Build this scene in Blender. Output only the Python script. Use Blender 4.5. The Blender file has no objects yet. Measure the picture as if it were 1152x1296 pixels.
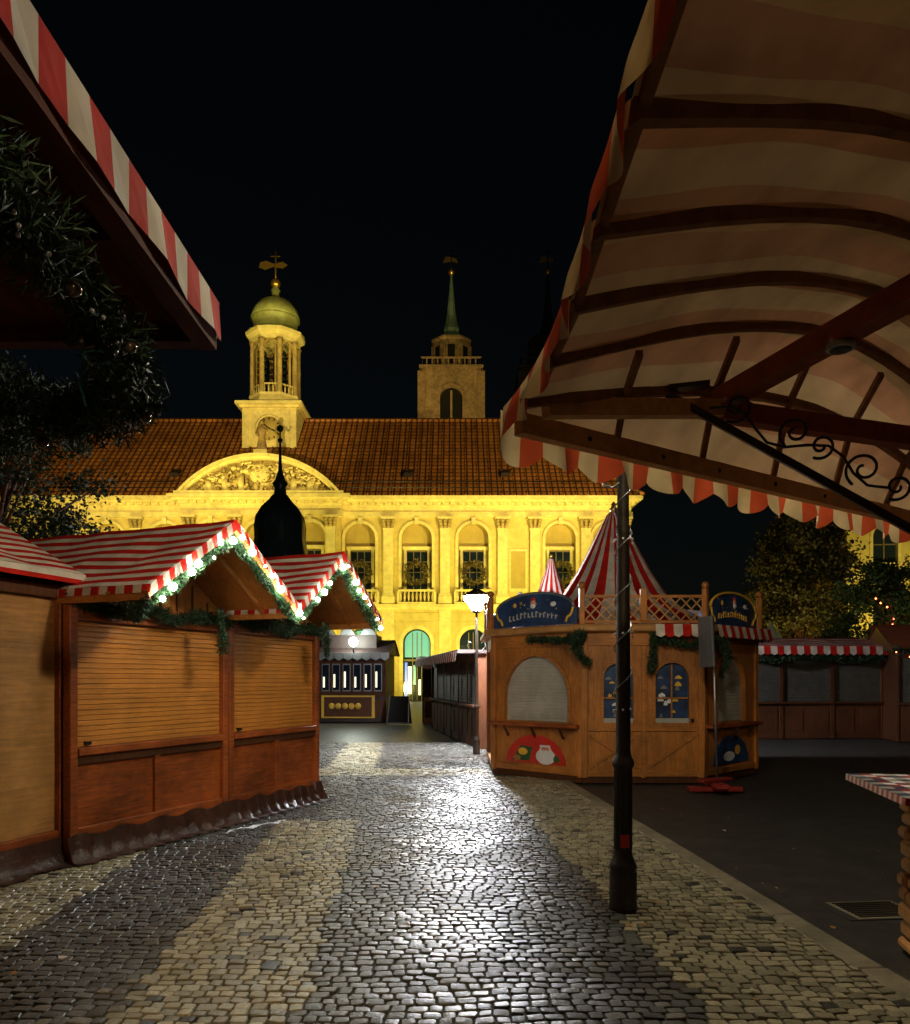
import bpy, math, random
import numpy as np
from mathutils import Vector, Matrix
R=random.Random(7); NR=np.random.default_rng(7)
pi=math.pi
scene=bpy.context.scene
# ---------------------------------------------------------------- materials
def nodes(name):
    m=bpy.data.materials.new(name); m.use_nodes=True
    nt=m.node_tree; b=nt.nodes['Principled BSDF']; return m,nt,b
def C(c): return (c[0],c[1],c[2],1)
def mat(name,col,rough=.6,var=.25,scale=6,bump=.15,metal=0,stretch=(1,1,1),dist=.01,spec=.5,detail=5,dirt=0):
    m,nt,b=nodes(name); N=nt.nodes; L=nt.links
    tc=N.new('ShaderNodeTexCoord'); mp=N.new('ShaderNodeMapping'); mp.inputs['Scale'].default_value=stretch
    L.new(tc.outputs['Object'],mp.inputs['Vector'])
    n=N.new('ShaderNodeTexNoise'); n.inputs['Scale'].default_value=scale; n.inputs['Detail'].default_value=detail; n.inputs['Roughness'].default_value=.65
    L.new(mp.outputs[0],n.inputs['Vector'])
    n2=N.new('ShaderNodeTexNoise'); n2.inputs['Scale'].default_value=scale*.17; n2.inputs['Detail'].default_value=3
    L.new(tc.outputs['Object'],n2.inputs['Vector'])
    ad=N.new('ShaderNodeMath'); ad.operation='ADD'; L.new(n.outputs[0],ad.inputs[0]); L.new(n2.outputs[0],ad.inputs[1])
    r=N.new('ShaderNodeValToRGB'); e=r.color_ramp.elements
    hv=N.new('ShaderNodeMath'); hv.operation='MULTIPLY'; hv.inputs[1].default_value=.5; L.new(ad.outputs[0],hv.inputs[0])
    e[0].position=.38; e[1].position=.62
    e[0].color=C([x*(1-var) for x in col]); e[1].color=C([min(1,x*(1+var)) for x in col])
    L.new(hv.outputs[0],r.inputs[0])
    out=r.outputs[0]
    if dirt>0:
        n4=N.new('ShaderNodeTexNoise'); n4.inputs['Scale'].default_value=2.3; n4.inputs['Detail'].default_value=7; n4.inputs['Roughness'].default_value=.7; L.new(tc.outputs['Object'],n4.inputs['Vector'])
        r4=N.new('ShaderNodeValToRGB'); r4.color_ramp.elements[0].position=.38; r4.color_ramp.elements[1].position=.6; r4.color_ramp.elements[0].color=(1-dirt,1-dirt,1-dirt,1)
        L.new(n4.outputs[0],r4.inputs[0]); mx=N.new('ShaderNodeMix'); mx.data_type='RGBA'; mx.blend_type='MULTIPLY'; mx.inputs[0].default_value=1
        L.new(out,mx.inputs[6]); L.new(r4.outputs[0],mx.inputs[7]); out=mx.outputs[2]
    L.new(out,b.inputs['Base Color'])
    b.inputs['Roughness'].default_value=rough; b.inputs['Metallic'].default_value=metal
    b.inputs['Specular IOR Level'].default_value=spec
    if bump>0:
        bp=N.new('ShaderNodeBump'); bp.inputs['Strength'].default_value=bump; bp.inputs['Distance'].default_value=dist
        L.new(n.outputs[0],bp.inputs['Height']); L.new(bp.outputs[0],b.inputs['Normal'])
    return m
def emat(name,col,s,base=(.8,.8,.8)):
    m,nt,b=nodes(name); b.inputs['Base Color'].default_value=C(base)
    b.inputs['Emission Color'].default_value=C(col); b.inputs['Emission Strength'].default_value=s
    b.inputs['Roughness'].default_value=.3
    return m
def attrmat(name,rough=.5,spec=.5,bump=.3,bscale=60,transl=0,rvar=0):
    m,nt,b=nodes(name); N=nt.nodes; L=nt.links
    a=N.new('ShaderNodeAttribute'); a.attribute_name='Col'
    tc=N.new('ShaderNodeTexCoord'); n=N.new('ShaderNodeTexNoise'); n.inputs['Scale'].default_value=bscale; n.inputs['Detail'].default_value=4
    L.new(tc.outputs['Object'],n.inputs['Vector'])
    mx=N.new('ShaderNodeMix'); mx.data_type='RGBA'; mx.blend_type='MULTIPLY'; mx.inputs[0].default_value=.6
    r=N.new('ShaderNodeValToRGB'); r.color_ramp.elements[0].position=.3; r.color_ramp.elements[1].position=.65
    r.color_ramp.elements[0].color=(.45,.45,.45,1); r.color_ramp.elements[1].color=(1,1,1,1)
    L.new(n.outputs[0],r.inputs[0]); L.new(a.outputs['Color'],mx.inputs[6]); L.new(r.outputs[0],mx.inputs[7])
    L.new(mx.outputs[2],b.inputs['Base Color']); b.inputs['Roughness'].default_value=rough; b.inputs['Specular IOR Level'].default_value=spec
    if rvar>0:
        n3=N.new('ShaderNodeTexNoise'); n3.inputs['Scale'].default_value=1.1; n3.inputs['Detail'].default_value=3; L.new(tc.outputs['Object'],n3.inputs['Vector'])
        mr=N.new('ShaderNodeMapRange'); mr.inputs[1].default_value=.35; mr.inputs[2].default_value=.65; mr.inputs[3].default_value=rough-rvar; mr.inputs[4].default_value=rough+rvar
        L.new(n3.outputs[0],mr.inputs[0]); L.new(mr.outputs[0],b.inputs['Roughness'])
    bp=N.new('ShaderNodeBump'); bp.inputs['Strength'].default_value=bump; bp.inputs['Distance'].default_value=.005
    L.new(n.outputs[0],bp.inputs['Height']); L.new(bp.outputs[0],b.inputs['Normal'])
    return m
def fabric(name,col,tr=.25,bs=.5):
    m,nt,b=nodes(name); N=nt.nodes; L=nt.links
    tc=N.new('ShaderNodeTexCoord'); n=N.new('ShaderNodeTexNoise'); n.inputs['Scale'].default_value=5; n.inputs['Detail'].default_value=6
    L.new(tc.outputs['Object'],n.inputs['Vector'])
    r=N.new('ShaderNodeValToRGB'); r.color_ramp.elements[0].position=.3; r.color_ramp.elements[1].position=.7
    r.color_ramp.elements[0].color=C([x*.6 for x in col]); r.color_ramp.elements[1].color=C(col)
    L.new(n.outputs[0],r.inputs[0]); L.new(r.outputs[0],b.inputs['Base Color']); b.inputs['Roughness'].default_value=.8; b.inputs['Specular IOR Level'].default_value=.12
    n2=N.new('ShaderNodeTexNoise'); n2.inputs['Scale'].default_value=9; n2.inputs['Detail'].default_value=2; L.new(tc.outputs['Object'],n2.inputs['Vector'])
    bp=N.new('ShaderNodeBump'); bp.inputs['Strength'].default_value=bs; bp.inputs['Distance'].default_value=.02
    L.new(n2.outputs[0],bp.inputs['Height']); L.new(bp.outputs[0],b.inputs['Normal'])
    t=N.new('ShaderNodeBsdfTranslucent'); L.new(r.outputs[0],t.inputs[0])
    mx=N.new('ShaderNodeMixShader'); mx.inputs[0].default_value=tr
    L.new(b.outputs[0],mx.inputs[1]); L.new(t.outputs[0],mx.inputs[2])
    L.new(mx.outputs[0],nt.nodes['Material Output'].inputs['Surface'])
    return m
M={}
M['wood']=mat('honey_wood',(.48,.175,.034),.5,.4,5,.25,stretch=(8,8,.8),dirt=.3)
M['woodh']=mat('honey_wood_h',(.46,.17,.034),.5,.4,5,.25,stretch=(.8,8,8),dirt=.3)
M['wood_red']=mat('red_wood',(.36,.082,.016),.45,.5,5,.25,stretch=(.8,8,8),dirt=.45)
M['wood_lt']=mat('light_wood',(.50,.24,.075),.5,.3,4,.2,stretch=(.7,6,9),dirt=.3)
M['shut']=mat('shutter_wood',(.56,.215,.036),.45,.22,3,.1,stretch=(.6,4,8),dirt=.25)
M['wood_dk']=mat('dark_wood',(.085,.03,.012),.6,.35,5,.3,stretch=(6,6,1),spec=.25)
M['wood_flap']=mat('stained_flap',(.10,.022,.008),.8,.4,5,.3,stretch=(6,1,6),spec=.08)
M['wood_canopy']=mat('canopy_timber',(.22,.10,.042),.7,.35,5,.2,stretch=(3,3,3),spec=.2)
M['canopy_beam']=mat('canopy_beam_wood',(.24,.065,.028),.65,.35,5,.2,stretch=(3,3,3),spec=.2)
M['rim']=mat('canopy_rim_wood',(.58,.34,.15),.65,.3,5,.2,stretch=(3,3,3),spec=.2)
M['tarp']=mat('brown_tarp',(.055,.022,.014),.35,.4,5,.8,dist=.04)
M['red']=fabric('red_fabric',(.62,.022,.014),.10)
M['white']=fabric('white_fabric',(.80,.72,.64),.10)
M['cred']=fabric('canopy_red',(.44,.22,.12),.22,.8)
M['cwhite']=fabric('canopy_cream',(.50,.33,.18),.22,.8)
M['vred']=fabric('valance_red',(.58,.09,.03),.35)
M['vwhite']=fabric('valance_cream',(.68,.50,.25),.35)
M['cobble']=attrmat('cobble_stone',.42,.5,.7,55,rvar=.12)
M['leaf']=attrmat('leaf_foliage',.6,.3,.1,20)
M['soil']=mat('joint_sand',(.04,.036,.022),.9,.5,20,.5)
M['iron']=mat('black_iron',(.012,.011,.011),.38,.3,30,.25,dist=.002)
M['post']=mat('post_paint',(.03,.024,.02),.5,.4,18,.5,dist=.004,dirt=.3)
M['metal']=mat('grey_metal',(.35,.36,.38),.35,.15,12,.05,metal=.8)
M['sign']=mat('grey_sign_back',(.14,.15,.17),.45,.2,12,.05,metal=.3)
M['greysh']=mat('grey_shutter',(.46,.44,.40),.5,.12,6,.05,dirt=.2)
M['dkshut']=mat('dim_shutter',(.075,.07,.06),.6,.2,6,.05,spec=.15)
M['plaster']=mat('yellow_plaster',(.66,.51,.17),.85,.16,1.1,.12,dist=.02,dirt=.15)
M['plasterd']=mat('yellow_plaster_recess_shade',(.44,.32,.09),.85,.14,1.1,.12,dist=.02)  # darker copy of the plaster, shade of the arch recesses put into the colour
M['stone']=mat('trim_stone',(.78,.64,.27),.8,.18,2.2,.15,dist=.02,dirt=.15)
M['relief']=mat('relief_stone',(.42,.30,.11),.85,.35,4,.3,dist=.05)
M['copper']=mat('green_copper',(.15,.23,.18),.55,.3,2,.15)
M['dcopper']=mat('dark_copper',(.02,.035,.03),.35,.35,2,.15,metal=.4)
M['lead']=mat('dome_metal',(.34,.36,.13),.5,.35,1.5,.1,metal=.1)
M['gold']=mat('gold_leaf',(.8,.5,.1),.3,.1,8,0,metal=.9)
M['frame']=mat('window_frame',(.16,.13,.08),.5,.1,8,0)
M['glass']=mat('dark_glass',(.012,.02,.035),.08,.3,1.5,.02)
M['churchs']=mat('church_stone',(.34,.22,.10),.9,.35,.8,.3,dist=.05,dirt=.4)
M['churchd']=mat('church_stone_unlit',(.02,.016,.013),.9,.3,.8,.3,dist=.05,spec=.1)  # near-black copy of the church stone: second tower's lack of light put into colour
M['asphalt']=mat('asphalt',(.045,.041,.038),.6,.35,30,.6,dist=.006,dirt=.3)
M['kerb']=mat('kerb_granite',(.27,.23,.16),.55,.25,14,.3,dist=.004,dirt=.3)
M['roof_dk']=mat('dark_roofing',(.035,.02,.018),.6,.3,4,.2)
M['blue']=mat('painted_blue',(.02,.05,.14),.4,.6,7,.05)
M['snow']=mat('painted_white',(.75,.76,.8),.5,.1,8,0)
M['skin']=mat('painted_skin',(.7,.33,.2),.5,.1,8,0)
M['pred']=mat('painted_red',(.60,.03,.02),.4,.15,8,0)
M['dred']=mat('dull_red',(.32,.03,.02),.5,.3,8,0)
M['pgreen']=mat('painted_green',(.03,.10,.03),.5,.3,8,0)
M['yellow']=mat('painted_yellow',(.75,.45,.05),.5,.15,8,0)
M['bulb']=emat('bulb_glow',(.95,1,.85),150)
M['lamp']=emat('lamp_glow',(1,.88,.62),420)
M['lampfar']=emat('lamp_glow_far',(.95,.97,1),1250)
M['lampback']=emat('lamp_glow_back',(1,.72,.38),830)
M['booth']=emat('booth_glow',(.9,1,.85),190)
M['cyan']=emat('cyan_interior',(.20,.75,.60),.45,(.1,.3,.3))
M['bluel']=emat('blue_interior',(.10,.30,1),.9,(.05,.1,.3))
M['neon']=emat('warm_interior',(1,.9,.6),1.2)
M['redl']=emat('red_fairy_light',(1,.12,.04),16)
M['bauble']=mat('glass_bauble',(.12,.09,.07),.15,.2,10,0,metal=.6)
M['teal']=mat('teal_cord',(.02,.25,.3),.4,.1,10,0)
def tilemat():
    m,nt,b=nodes('roof_tiles'); N=nt.nodes; L=nt.links
    tc=N.new('ShaderNodeTexCoord'); sp=N.new('ShaderNodeSeparateXYZ'); L.new(tc.outputs['Object'],sp.inputs[0])
    cb=N.new('ShaderNodeCombineXYZ'); ad=N.new('ShaderNodeMath'); ad.operation='MULTIPLY'; ad.inputs[1].default_value=1.3
    L.new(sp.outputs[2],ad.inputs[0]); L.new(sp.outputs[0],cb.inputs[0]); L.new(ad.outputs[0],cb.inputs[1])
    br=N.new('ShaderNodeTexBrick'); br.offset=0; br.inputs['Scale'].default_value=1; br.inputs['Brick Width'].default_value=.46; br.inputs['Row Height'].default_value=.5
    br.inputs['Mortar Size'].default_value=.08; br.inputs['Mortar Smooth'].default_value=.5; br.inputs['Bias'].default_value=0
    br.inputs['Color1'].default_value=(.60,.22,.04,1); br.inputs['Color2'].default_value=(.43,.15,.028,1); br.inputs['Mortar'].default_value=(.08,.028,.01,1)
    L.new(cb.outputs[0],br.inputs['Vector'])
    n=N.new('ShaderNodeTexNoise'); n.inputs['Scale'].default_value=.5; n.inputs['Detail'].default_value=6; L.new(tc.outputs['Object'],n.inputs['Vector'])
    r=N.new('ShaderNodeValToRGB'); r.color_ramp.elements[0].position=.3; r.color_ramp.elements[1].position=.7; r.color_ramp.elements[0].color=(.6,.55,.5,1)
    L.new(n.outputs[0],r.inputs[0]); mx=N.new('ShaderNodeMix'); mx.data_type='RGBA'; mx.blend_type='MULTIPLY'; mx.inputs[0].default_value=1
    L.new(br.outputs['Color'],mx.inputs[6]); L.new(r.outputs[0],mx.inputs[7]); L.new(mx.outputs[2],b.inputs['Base Color'])
    b.inputs['Roughness'].default_value=.6
    bp=N.new('ShaderNodeBump'); bp.invert=True; bp.inputs['Strength'].default_value=.9; bp.inputs['Distance'].default_value=.08
    L.new(br.outputs['Fac'],bp.inputs['Height']); L.new(bp.outputs[0],b.inputs['Normal'])
    return m
M['tiles']=tilemat()
def groundmat():
    m,nt,b=nodes('square_paving'); N=nt.nodes; L=nt.links
    tc=N.new('ShaderNodeTexCoord'); v=N.new('ShaderNodeTexVoronoi'); v.feature='DISTANCE_TO_EDGE'; v.inputs['Scale'].default_value=8; v.inputs['Randomness'].default_value=.5
    v2=N.new('ShaderNodeTexVoronoi'); v2.inputs['Scale'].default_value=8; v2.inputs['Randomness'].default_value=.5
    L.new(tc.outputs['Object'],v.inputs['Vector']); L.new(tc.outputs['Object'],v2.inputs['Vector'])
    r=N.new('ShaderNodeValToRGB'); r.color_ramp.elements[0].position=.02; r.color_ramp.elements[1].position=.12
    r.color_ramp.elements[0].color=(.02,.018,.015,1); r.color_ramp.elements[1].color=(.13,.12,.10,1); L.new(v.outputs['Distance'],r.inputs[0])
    mx=N.new('ShaderNodeMix'); mx.data_type='RGBA'; mx.blend_type='MULTIPLY'; mx.inputs[0].default_value=.4
    L.new(r.outputs[0],mx.inputs[6]); L.new(v2.outputs['Color'],mx.inputs[7]); L.new(mx.outputs[2],b.inputs['Base Color'])
    b.inputs['Roughness'].default_value=.42
    bp=N.new('ShaderNodeBump'); bp.inputs['Strength'].default_value=.7; bp.inputs['Distance'].default_value=.02
    L.new(r.outputs[0],bp.inputs['Height']); L.new(bp.outputs[0],b.inputs['Normal'])
    return m
M['paving']=groundmat()
# ---------------------------------------------------------------- mesh builder
class MB:
    def __init__(s): s.v=[]; s.f=[]; s.m=[]; s.s=[]; s.mats=[]
    def mi(s,k):
        if k not in s.mats: s.mats.append(k)
        return s.mats.index(k)
    def add(s,vs,fs,k,smooth=False,T=None):
        o=len(s.v); i=s.mi(k)
        if T is not None: vs=[tuple(T@Vector(p)) for p in vs]
        s.v+= [tuple(p) for p in vs]
        for f in fs: s.f.append(tuple(o+a for a in f)); s.m.append(i); s.s.append(smooth)
    def box(s,x0,x1,y0,y1,z0,z1,k,T=None,bev=0):
        if bev>0:
            b=bev; vs=[];fs=[]
            idx={}
            for sx in (0,1):
                for sy in (0,1):
                    for sz in (0,1):
                        X=(x0,x1)[sx];Y=(y0,y1)[sy];Z=(z0,z1)[sz]; dx=b if sx==0 else -b; dy=b if sy==0 else -b; dz=b if sz==0 else -b
                        idx[(sx,sy,sz,0)]=len(vs); vs.append((X,Y+dy,Z+dz))
                        idx[(sx,sy,sz,1)]=len(vs); vs.append((X+dx,Y,Z+dz))
                        idx[(sx,sy,sz,2)]=len(vs); vs.append((X+dx,Y+dy,Z))
            def q(*a): fs.append([idx[t] for t in a])
            for sx in (0,1): q((sx,0,0,0),(sx,1,0,0),(sx,1,1,0),(sx,0,1,0))
            for sy in (0,1): q((0,sy,0,1),(1,sy,0,1),(1,sy,1,1),(0,sy,1,1))
            for sz in (0,1): q((0,0,sz,2),(1,0,sz,2),(1,1,sz,2),(0,1,sz,2))
            for a in (0,1):
                for c in (0,1):
                    q((a,c,0,0),(a,c,1,0),(a,c,1,1),(a,c,0,1))
                    q((a,0,c,0),(a,1,c,0),(a,1,c,2),(a,0,c,2))
                    q((0,a,c,1),(1,a,c,1),(1,a,c,2),(0,a,c,2))
                    for d in (0,1): fs.append([idx[(a,c,d,j)] for j in range(3)])
            s.add(vs,fs,k,False,T); return
        vs=[(x,y,z) for z in (z0,z1) for y in (y0,y1) for x in (x0,x1)]
        s.add(vs,[(0,2,3,1),(4,5,7,6),(0,1,5,4),(2,6,7,3),(0,4,6,2),(1,3,7,5)],k,False,T)
    def beam(s,a,b,w,h,k,up=(0,0,1)):
        a=Vector(a);b=Vector(b);d=(b-a).normalized();u=Vector(up);r=d.cross(u).normalized();u=r.cross(d)
        vs=[tuple(p+r*i*w/2+u*j*h/2) for p in (a,b) for i,j in ((-1,-1),(1,-1),(1,1),(-1,1))]
        s.add(vs,[(0,1,2,3),(7,6,5,4),(0,4,5,1),(1,5,6,2),(2,6,7,3),(3,7,4,0)],k)
    def sweep(s,pts,w,h,k):
        n=len(pts); vs=[];fs=[]
        P=[Vector(p) for p in pts]
        for i,p in enumerate(P):
            d=(P[min(i+1,n-1)]-P[max(i-1,0)]).normalized(); r=d.cross(Vector((0,0,1))).normalized(); u=r.cross(d)
            for a,b in ((-1,-1),(1,-1),(1,1),(-1,1)): vs.append(tuple(p+r*a*w/2+u*b*h/2))
        for i in range(n-1):
            for j in range(4): fs.append((4*i+j,4*i+(j+1)%4,4*i+4+(j+1)%4,4*i+4+j))
        fs+=[(0,3,2,1),(4*n-4,4*n-3,4*n-2,4*n-1)]
        s.add(vs,fs,k)
    def tube(s,pts,r,k,n=8):
        P=[Vector(p) for p in pts]; m=len(P); vs=[];fs=[]
        rr=r if isinstance(r,(list,tuple)) else [r]*m
        prev=None
        for i,p in enumerate(P):
            d=(P[min(i+1,m-1)]-P[max(i-1,0)]).normalized()
            if prev is None:
                a=Vector((0,0,1)) if abs(d.z)<.9 else Vector((1,0,0)); u=d.cross(a).normalized()
            else: u=(prev-d*prev.dot(d)).normalized()
            prev=u; w=d.cross(u)
            for j in range(n):
                t=2*pi*j/n; vs.append(tuple(p+(u*math.cos(t)+w*math.sin(t))*rr[i]))
        for i in range(m-1):
            for j in range(n): fs.append((i*n+j,i*n+(j+1)%n,(i+1)*n+(j+1)%n,(i+1)*n+j))
        fs.append(tuple(range(n))[::-1]); fs.append(tuple(range((m-1)*n,m*n)))
        s.add(vs,fs,k,True)
    def lathe(s,prof,k,n=16,c=(0,0),smooth=True,rot=0,alt=None,T=None):
        vs=[];m=len(prof)
        for r,z in prof:
            for j in range(n):
                t=2*pi*j/n+rot; vs.append((c[0]+r*math.cos(t),c[1]+r*math.sin(t),z))
        fa=[];fb=[]
        for i in range(m-1):
            for j in range(n):
                q=(i*n+j,i*n+(j+1)%n,(i+1)*n+(j+1)%n,(i+1)*n+j)
                (fb if (alt and j%2) else fa).append(q)
        caps=[tuple(range(n))[::-1],tuple(range((m-1)*n,m*n))]
        s.add(vs,fa+caps,k,smooth,T)
        if alt:
            s.add(vs,fb,alt,smooth,T)
    def ball(s,c,r,k,n=10,sc=(1,1,1)):
        pr=[(math.sin(pi*i/n)*r+1e-5,-math.cos(pi*i/n)*r) for i in range(n+1)]
        T=Matrix.Translation(c)@Matrix.Diagonal((sc[0],sc[1],sc[2],1))
        s.lathe(pr,k,n,T=T)
    def poly(s,pts,k,th=0,ax=1):
        n=len(pts); q=[list(p) for p in pts]
        if th==0: s.add(q,[tuple(range(n))],k); return
        q2=[list(p) for p in pts]
        for p in q2: p[ax]+=th
        s.add(q+q2,[tuple(range(n)),tuple(range(n,2*n))[::-1]]+[(i,i+n,(i+1)%n+n,(i+1)%n) for i in range(n)],k)
    def slats(s,x0,x1,y,z0,z1,k,p=.045,d=.012):
        n=max(2,int((z1-z0)/p)); h=(z1-z0)/n
        vs=[];fs=[]
        for i in range(n):
            z=z0+i*h
            for zz,yy in ((z,y),(z+h*.12,y-d),(z+h*.8,y-d*.75)):
                vs+=[(x0,yy,zz),(x1,yy,zz)]
        vs+=[(x0,y,z1),(x1,y,z1)]
        for i in range(len(vs)//2-1): fs.append((2*i,2*i+1,2*i+3,2*i+2))
        s.add(vs,fs,k)
    def arch(s,x0,x1,z0,z1,cx,w,zs,zp,y,dep,k,kr=None,n=12):
        r=w/2; a,b=cx-r,cx+r; kr=kr or k
        q=[]
        def Q(A,B,Cc,D): q.append([A,B,Cc,D])
        Q((x0,y,z0),(a,y,z0),(a,y,z1),(x0,y,z1)); Q((b,y,z0),(x1,y,z0),(x1,y,z1),(b,y,z1))
        if zs>z0+1e-4: Q((a,y,z0),(b,y,z0),(b,y,zs),(a,y,zs))
        arc=[(cx-r*math.cos(pi*i/n),zp+r*math.sin(pi*i/n)) for i in range(n+1)]
        for i in range(n):
            p,p2=arc[i],arc[i+1]; Q((p[0],y,p[1]),(p2[0],y,p2[1]),(p2[0],y,z1),(p[0],y,z1))
        for f in q: s.add(f,[(0,1,2,3)],k)
        path=[(a,zs)]+arc+[(b,zs)]
        for i in range(len(path)-1):
            p,p2=path[i],path[i+1]; s.add([(p[0],y,p[1]),(p2[0],y,p2[1]),(p2[0],y+dep,p2[1]),(p[0],y+dep,p[1])],[(0,1,2,3)],kr)
        s.add([(a,y,zs),(b,y,zs),(b,y+dep,zs),(a,y+dep,zs)],[(0,1,2,3)],kr)
    def archpanel(s,cx,w,zs,zp,y,k,n=12):
        r=w/2; pts=[(cx-r,y,zs),(cx+r,y,zs)]+[(cx+r*math.cos(pi*i/n),y,zp+r*math.sin(pi*i/n)) for i in range(n+1)]
        s.add(pts,[tuple(range(len(pts)))],k)
    def archtrim(s,cx,w,zs,zp,y,th,pr,k,n=14):
        r=w/2; inn=[(cx-r,zs)]+[(cx-r*math.cos(pi*i/n),zp+r*math.sin(pi*i/n)) for i in range(n+1)]+[(cx+r,zs)]
        R2=r+th; out=[(cx-R2,zs)]+[(cx-R2*math.cos(pi*i/n),zp+R2*math.sin(pi*i/n)) for i in range(n+1)]+[(cx+R2,zs)]
        for i in range(len(inn)-1):
            a,b,c,d=inn[i],inn[i+1],out[i+1],out[i]
            s.add([(a[0],y-pr,a[1]),(b[0],y-pr,b[1]),(c[0],y-pr,c[1]),(d[0],y-pr,d[1]),(a[0],y+.02,a[1]),(b[0],y+.02,b[1]),(c[0],y,c[1]),(d[0],y,d[1])],[(0,1,2,3),(0,4,5,1),(3,2,6,7)],k)
    def build(s,name,parent=None,loc=None,ang=0):
        me=bpy.data.meshes.new(name); me.from_pydata(s.v,[],s.f)
        for k in s.mats: me.materials.append(M[k])
        me.polygons.foreach_set('material_index',s.m); me.polygons.foreach_set('use_smooth',s.s); me.update()
        o=bpy.data.objects.new(name,me); scene.collection.objects.link(o)
        if parent: o.parent=parent
        if loc: o.location=loc; o.rotation_euler=(0,0,ang)
        return o
def empty(name,loc=(0,0,0),ang=0):
    e=bpy.data.objects.new(name,None); scene.collection.objects.link(e); e.location=loc; e.rotation_euler=(0,0,ang); e.empty_display_size=.2; return e
def bulkmesh(name,V,F,col,mk,parent=None,smooth=False):
    me=bpy.data.meshes.new(name); me.vertices.add(len(V)); me.vertices.foreach_set('co',np.asarray(V,dtype=np.float32).ravel())
    F=np.asarray(F,dtype=np.int32); k=F.shape[1]
    me.loops.add(F.size); me.loops.foreach_set('vertex_index',F.ravel())
    me.polygons.add(len(F)); me.polygons.foreach_set('loop_start',np.arange(0,F.size,k,dtype=np.int32)); me.polygons.foreach_set('loop_total',np.full(len(F),k,dtype=np.int32))
    me.polygons.foreach_set('use_smooth',np.full(len(F),smooth))
    me.update(calc_edges=True)
    a=me.color_attributes.new('Col','FLOAT_COLOR','POINT'); c=np.ones((len(V),4),dtype=np.float32); c[:,:3]=col; a.data.foreach_set('color',c.ravel())
    me.materials.append(M[mk]); o=bpy.data.objects.new(name,me); scene.collection.objects.link(o)
    if parent: o.parent=parent
    return o
def leaves(name,cent,L,W,cols,parent=None,mk='leaf',dirs=None):
    n=len(cent); d=NR.normal(size=(n,3))
    if dirs is not None: d=d*.6+dirs
    d/=np.linalg.norm(d,axis=1)[:,None]
    a=NR.normal(size=(n,3)); s=np.cross(d,a); s/=np.linalg.norm(s,axis=1)[:,None]
    l=(L*NR.uniform(.6,1.3,n))[:,None]; w=(W*NR.uniform(.7,1.3,n))[:,None]
    V=np.stack([cent-d*l*.5,cent+s*w*.5,cent+d*l*.5,cent-s*w*.5],1).reshape(-1,3)
    F=np.arange(4*n).reshape(-1,4); return bulkmesh(name,V,F,np.repeat(cols,4,0),mk,parent)
def pathpts(path,n):
    P=np.array(path,float); seg=np.linalg.norm(P[1:]-P[:-1],axis=1); cum=np.concatenate([[0],np.cumsum(seg)])
    t=NR.uniform(0,cum[-1],n); i=np.clip(np.searchsorted(cum,t)-1,0,len(seg)-1); f=(t-cum[i])/seg[i]
    return P[i]+(P[i+1]-P[i])*f[:,None], cum[-1]
def garland(name,path,r,parent,dens=2200,L=.05,W=.009,col=(.03,.07,.025)):
    _,tot=pathpts(path,2); n=int(dens*tot); c,_=pathpts(path,n)
    off=NR.normal(size=(n,3)); off/=np.linalg.norm(off,axis=1)[:,None]; rad=r*NR.uniform(0.1,1,n)**.6
    lump=.75+.45*np.sin(c[:,0]*17+c[:,1]*23+c[:,2]*11)*np.sin(c[:,0]*7-c[:,1]*9)
    c2=c+off*(rad*lump)[:,None]
    v=NR.uniform(.4,1.6,n)[:,None]; cols=np.array(col)[None]*v
    return leaves(name,c2,L,W,cols,parent,dirs=off*.9)
def tree(name,loc,h,cr,trunk,colA,colB,n=14000,L=.16,W=.1,shape=1.0,seed=1,clumps=60,bark='wood_dk'):
    e=empty(name,loc); rr=random.Random(seed); mb=MB(); zb=trunk
    mb.tube([(0,0,0),(.04*h*.1,0,zb*.5),(0,.03,zb),(.05,0,h*.7),(0,0,h*.92)],[.035*h*.8,.028*h*.8,.024*h*.8,.012*h*.8,.02],bark,10)
    cl=[]
    for i in range(clumps):
        t=rr.random(); z=zb+(h-zb)*(t**.9); 
        prof=math.sin(pi*min(1,.12+.88*t))**.6 if shape==1 else (1-t)**.8+.08
        a=rr.random()*2*pi; q=cr*prof*(rr.random()**.45)
        cl.append((q*math.cos(a),q*math.sin(a),z,cr*rr.uniform(.13,.28)))
        if i%4==0:
            z0=zb+(z-zb)*.5
            mb.tube([(0,0,z0),(cl[-1][0]*.5,cl[-1][1]*.5,(z+z0)/2+.1),(cl[-1][0],cl[-1][1],z)],[.05+.003*h,.03,.01],bark,5)
    mb.build('trunk',e)
    cl=np.array(cl); i=NR.integers(0,len(cl),n); off=NR.normal(size=(n,3))*.55
    c=cl[i,:3]+off*cl[i,3:4]*np.array([1,1,.75]); tone=NR.uniform(0,1,len(cl))[i]*.7+NR.uniform(0,.3,n)
    cols=(np.array(colA)[None]*(1-tone[:,None])+np.array(colB)[None]*tone[:,None])
    leaves('foliage',c,L,W,cols,e); return e
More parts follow.
